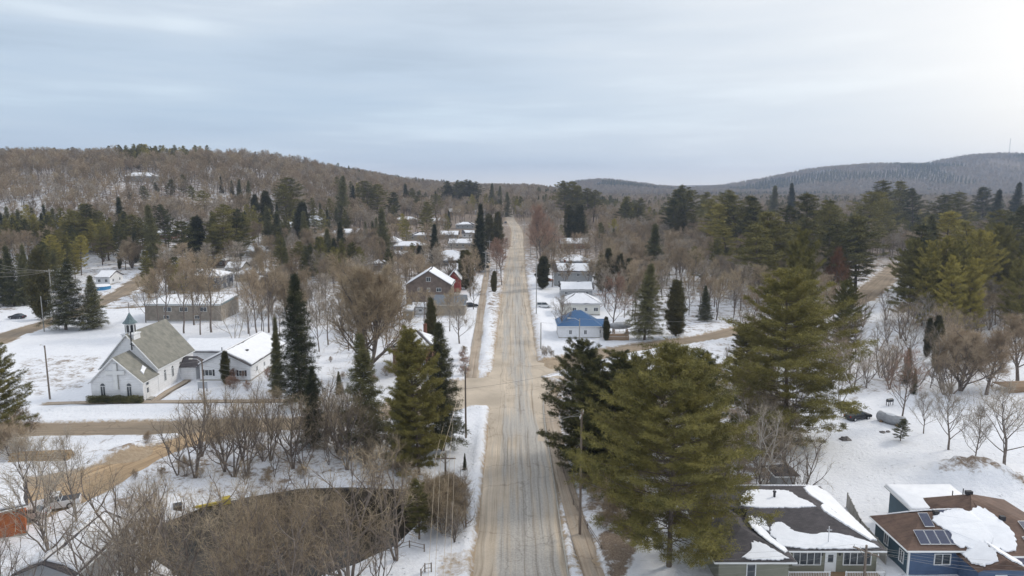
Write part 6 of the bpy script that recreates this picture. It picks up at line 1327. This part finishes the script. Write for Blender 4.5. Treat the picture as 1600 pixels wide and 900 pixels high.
# ------------------------------------------------------------------ woods
VILLAGE = [[(585, 345), (745, 335), (750, 610), (580, 610)], [(825, 340), (935, 340), (950, 420), (960, 560), (820, 560)], [(120, 400), (440, 400), (450, 520), (180, 520)], [(400, 440), (600, 440), (600, 620), (440, 620)]]
CLEARPX = [[(-500, 700), (-500, 540), (0, 500), (60, 470), (120, 440), (150, 415), (222, 432), (225, 500), (300, 520), (440, 520), (455, 660)], [(600, 520), (750, 500), (750, 610), (600, 610)], [(825, 465), (935, 465), (990, 560), (820, 560)],
           [(450, 540), (600, 540), (600, 620), (440, 620)], [(-30, 440), (60, 455), (60, 520), (-30, 520)], [(1320, 405), (1430, 405), (1425, 530), (1300, 530)], [(755, 330), (835, 330), (840, 620), (740, 620)]]
def scatter(n, seed, x0, x1, y0, y1, mind):
    g = np.random.default_rng(seed); cell = {}; out = []
    X_, Y_ = g.uniform(x0, x1, n), g.uniform(y0, y1, n); 
    for x, y in zip(X_, Y_):
        c = (int(x / mind), int(y / mind)); 
        if any((x - a) ** 2 + (y - b) ** 2 < mind * mind for i in (-1, 0, 1) for j in (-1, 0, 1) for a, b in cell.get((c[0] + i, c[1] + j), ())): continue
        cell.setdefault(c, []).append((x, y)); out.append((x, y))
    return np.array(out)
def keep(P, margin=200):
    x, y = P[:, 0], P[:, 1]; z = hmid(x, y); px, py = proj(x, y, z); k = (px > -margin) & (px < 1600 + margin)
    k &= (road_d(x, y) > 2.5) & (walk_d(x, y) > 1.5)
    for pl in CLEARPX:
        k &= ~(in_poly(px, py, pl) & (y < 560))
    for hx, hy, hr in HOUSES: k &= ((x - hx) ** 2 + (y - hy) ** 2) > (hr + 1.5) ** 2
    for hx, hy, hr in HOUSES:       # open yard in front
        if hy > 330: k &= ~((np.abs(x - hx) < hr * .9) & (y < hy) & (y > hy - 28))
    pl = np.array(PLANTED); 
    for a, b in pl[pl[:, 1] > 150]: k &= ((x - a) ** 2 + (y - b) ** 2) > 9
    return P[k]
near = keep(scatter(90000, 5, -480, 560, 176, 640, 4.7))
near = near[~((near[:, 1] < 215) & (near[:, 0] < 60))]
open_ = vnoise(near[:, 0], near[:, 1], 38, 21) * .6 + vnoise(near[:, 0], near[:, 1], 14, 22) * .4
# villages and clearings are thinner
npx, npy = proj(near[:, 0], near[:, 1], hmid(near[:, 0], near[:, 1]))
village = np.zeros(len(near), bool)
for pl in VILLAGE: village |= in_poly(npx, npy, pl)
rv = np.random.default_rng(3).random(len(near))
near = near[(open_ < .74 - .08 * ((near[:, 0] < -60) & (near[:, 1] > 360))) & (~village | (rv < .34))]
far = keep(scatter(90000, 6, -900, 1150, 640, 1500, 8.0))
ridge = scatter(30000, 7, -1000, -60, 900, 1350, 9.0)
rhill = scatter(120000, 8, 150, 2600, 1850, 2650, 9.0)
near = near[np.argsort(near[:, 1] + np.abs(near[:, 0]) * .1)]
dens = vnoise(near[:, 0], near[:, 1], 55, 31) + .10 * sst((near[:, 0] - 90) / 120) - .05
isc = dens + .25 * (vnoise(near[:, 0], near[:, 1], 9, 33) - .5) > .70
rs_ = np.random.default_rng(77)
bare_pts, con_pts = near[~isc], near[isc]
visible = lambda P: (np.abs(P[:, 0] / P[:, 1]) < .80)
NBMAX = 296 - len([o for o in C.objects if o.parent is None and o.name.startswith('leafless_tree')]); nb = 0; rest_b = []; lst = bare_pts[np.argsort(np.hypot(bare_pts[:, 0], bare_pts[:, 1]))]
for (x, y), v in zip(lst, visible(lst)):
    if v and nb < NBMAX:
        rg = region(proj(x, y, 0)[0], y); q = rs_.random(); lf = 'twigs_brown' if q < .5 else 'twigs_grey' if q < .68 else 'twigs_tan' if q < .82 else 'twigs_red'
        plant('leafless_tree', 'bare', x, y, rs_.uniform(9, 15.5) * (1.18 if x > 40 else 1.0), 'leafless tree in the woods on the ' + region(float(proj(x, y, 0)[0]), y), 'tree', group='leafless trees on the ' + region(float(proj(x, y, 0)[0]), y), leaf=lf, wide=rs_.uniform(.85, 1.15), whole=True); nb += 1
    else: rest_b.append((x, y))
nc = 0; rest_c = []; lst = con_pts[np.argsort(np.hypot(con_pts[:, 0], con_pts[:, 1]))]
for (x, y), v in zip(lst, visible(lst)):
    if v and nc < 130:
        q = rs_.random(); k_ = 'P' if q < .48 else 'G' if q < .84 else 'S' if q < .94 else 'C'; kd, nm, lf, wd_ = KN[k_]; rg = region(float(proj(x, y, 0)[0]), y)
        plant(nm, kd, x, y, rs_.uniform(11, 18) if k_ != 'C' else rs_.uniform(6, 9), '%s scattered in the woods on the %s' % (wd_, rg), 'tree', group='%ss scattered on the %s' % (wd_, rg), leaf=lf, whole=True); nc += 1
    else: rest_c.append((x, y))
print('near bare', len(bare_pts), 'conifer', len(con_pts), 'far', len(far), len(ridge), len(rhill))
# the far-off woods read as one mass: one object each
LIB = bpy.data.collections.new('woods_sources')
def woods(name, pts, kinds, hts, label, leafs, seed, sink=0.0):
    col = bpy.data.collections.new(name + '_source'); i = 0
    for kd, lf in zip(kinds, leafs):
        for vi in range(len(KIND[kd])):
            o = bpy.data.objects.new('src_%02d' % i, meshes(kd, vi, lf or KIND[kd][vi]['leaf'], True)[0]); col.objects.link(o); i += 1
    pts = np.asarray(pts); g = np.random.default_rng(seed); n = len(pts); z = hmid(pts[:, 0], pts[:, 1])
    me = bpy.data.meshes.new(name); me.vertices.add(n); me.vertices.foreach_set('co', np.stack([pts[:, 0], pts[:, 1], z - sink], 1).astype(np.float32).ravel())
    for nm, arr in (('size', g.uniform(hts[0], hts[1], n)), ('turn', g.uniform(0, 6.28, n))): a = me.attributes.new(nm, 'FLOAT', 'POINT'); a.data.foreach_set('value', arr.astype(np.float32))
    a = me.attributes.new('pick', 'INT', 'POINT'); a.data.foreach_set('value', g.integers(0, i, n).astype(np.int32))
    o = link(name, me); tag(o, label, 'woods', kind='stuff')
    ng = bpy.data.node_groups.new(name + '_nodes', 'GeometryNodeTree'); ng.interface.new_socket('Geometry', in_out='INPUT', socket_type='NodeSocketGeometry'); ng.interface.new_socket('Geometry', in_out='OUTPUT', socket_type='NodeSocketGeometry')
    N, L = ng.nodes, ng.links; gi, go_ = N.new('NodeGroupInput'), N.new('NodeGroupOutput'); ip = N.new('GeometryNodeInstanceOnPoints'); ci = N.new('GeometryNodeCollectionInfo'); ci.inputs['Collection'].default_value = col; ci.inputs['Separate Children'].default_value = True; ci.inputs['Reset Children'].default_value = True
    def attr(nm, t): a = N.new('GeometryNodeInputNamedAttribute'); a.data_type = t; a.inputs['Name'].default_value = nm; return [s for s in a.outputs if s.enabled and s.name == 'Attribute'][0]
    m2p = N.new('GeometryNodeMeshToPoints'); L.new(gi.outputs[0], m2p.inputs[0]); L.new(m2p.outputs[0], ip.inputs['Points']); L.new(ci.outputs[0], ip.inputs['Instance']); ip.inputs['Pick Instance'].default_value = True; L.new(attr('pick', 'INT'), ip.inputs['Instance Index'])
    cx = N.new('ShaderNodeCombineXYZ'); L.new(attr('turn', 'FLOAT'), cx.inputs[2]); L.new(cx.outputs[0], ip.inputs['Rotation']); L.new(attr('size', 'FLOAT'), ip.inputs['Scale']); L.new(ip.outputs[0], go_.inputs[0])
    md = o.modifiers.new('instances', 'NODES'); md.node_group = ng; return o
tb = ['twigs_brown', 'twigs_grey', 'twigs_tan', 'twigs_brown']
rest_b, rest_c = np.array(rest_b), np.array(rest_c)
mid_b = rest_b[rest_b[:, 1] < 380]; back_b = rest_b[rest_b[:, 1] >= 380]
woods('leafless_woods', mid_b, ['bare'] * 3 + ['birch'], (.75, 1.15), 'leafless brown woods filling the middle distance', tb[:3] + ['twigs_grey'], 1)
woods('leafless_woods', back_b, ['far_bare'] * 4, (.75, 1.15), 'leafless brown woods covering the slopes behind the village', tb, 2)
woods('evergreen_woods', rest_c, ['far_pine', 'far_spruce', 'far_pine'], (.6, 1.0), 'evergreens mixed into the woods behind the village', [None, None, 'pine_needles_gold'], 3)
fc = vnoise(far[:, 0], far[:, 1], 60, 41) + .03 * sst((far[:, 0] - 90) / 120) > .74
woods('leafless_woods', far[~fc], ['far_bare'] * 3, (.8, 1.2), 'leafless woods towards the skyline', tb[:3], 4)
woods('evergreen_woods', far[fc], ['far_pine', 'far_spruce'], (.6, .95), 'evergreen patches towards the skyline', [None, None], 5)
woods('leafless_woods', ridge, ['far_bare'] * 3, (.7, .95), 'leafless woods clothing the far left ridge', tb[:3], 6)
hz_ = rhill; hc = vnoise(hz_[:, 0], hz_[:, 1], 140, 51) > .60
slope_gap = np.hypot(hz_[:, 0] - D(1566, 268, 2330)[0], (hz_[:, 1] - 2330) * .30) < 26
woods('leafless_woods', hz_[~hc & ~slope_gap], ['far_bare'] * 3, (1.15, 1.6), 'leafless woods on the long blue hill at the right', tb[:3], 7)
woods('evergreen_woods', hz_[hc & ~slope_gap], ['far_pine', 'far_spruce'], (.7, 1.0), 'evergreens on the long blue hill at the right', [None, None], 8)

# ------------------------------------------------------------------ the air
hb = MB(); hb.box(-3800, 4900, -300, 5400, -60, 190); m = bpy.data.materials.new('haze_air'); m.use_nodes = True; N = m.node_tree.nodes; N.clear()
vo = N.new('ShaderNodeVolumePrincipled'); vo.inputs['Color'].default_value = (.58, .73, 1.0, 1); vo.inputs['Density'].default_value = HAZE; vo.inputs['Anisotropy'].default_value = .3
ou = N.new('ShaderNodeOutputMaterial'); m.node_tree.links.new(vo.outputs[0], ou.inputs['Volume'])
ho = hb.build('haze', m); tag(ho, kind='stuff')
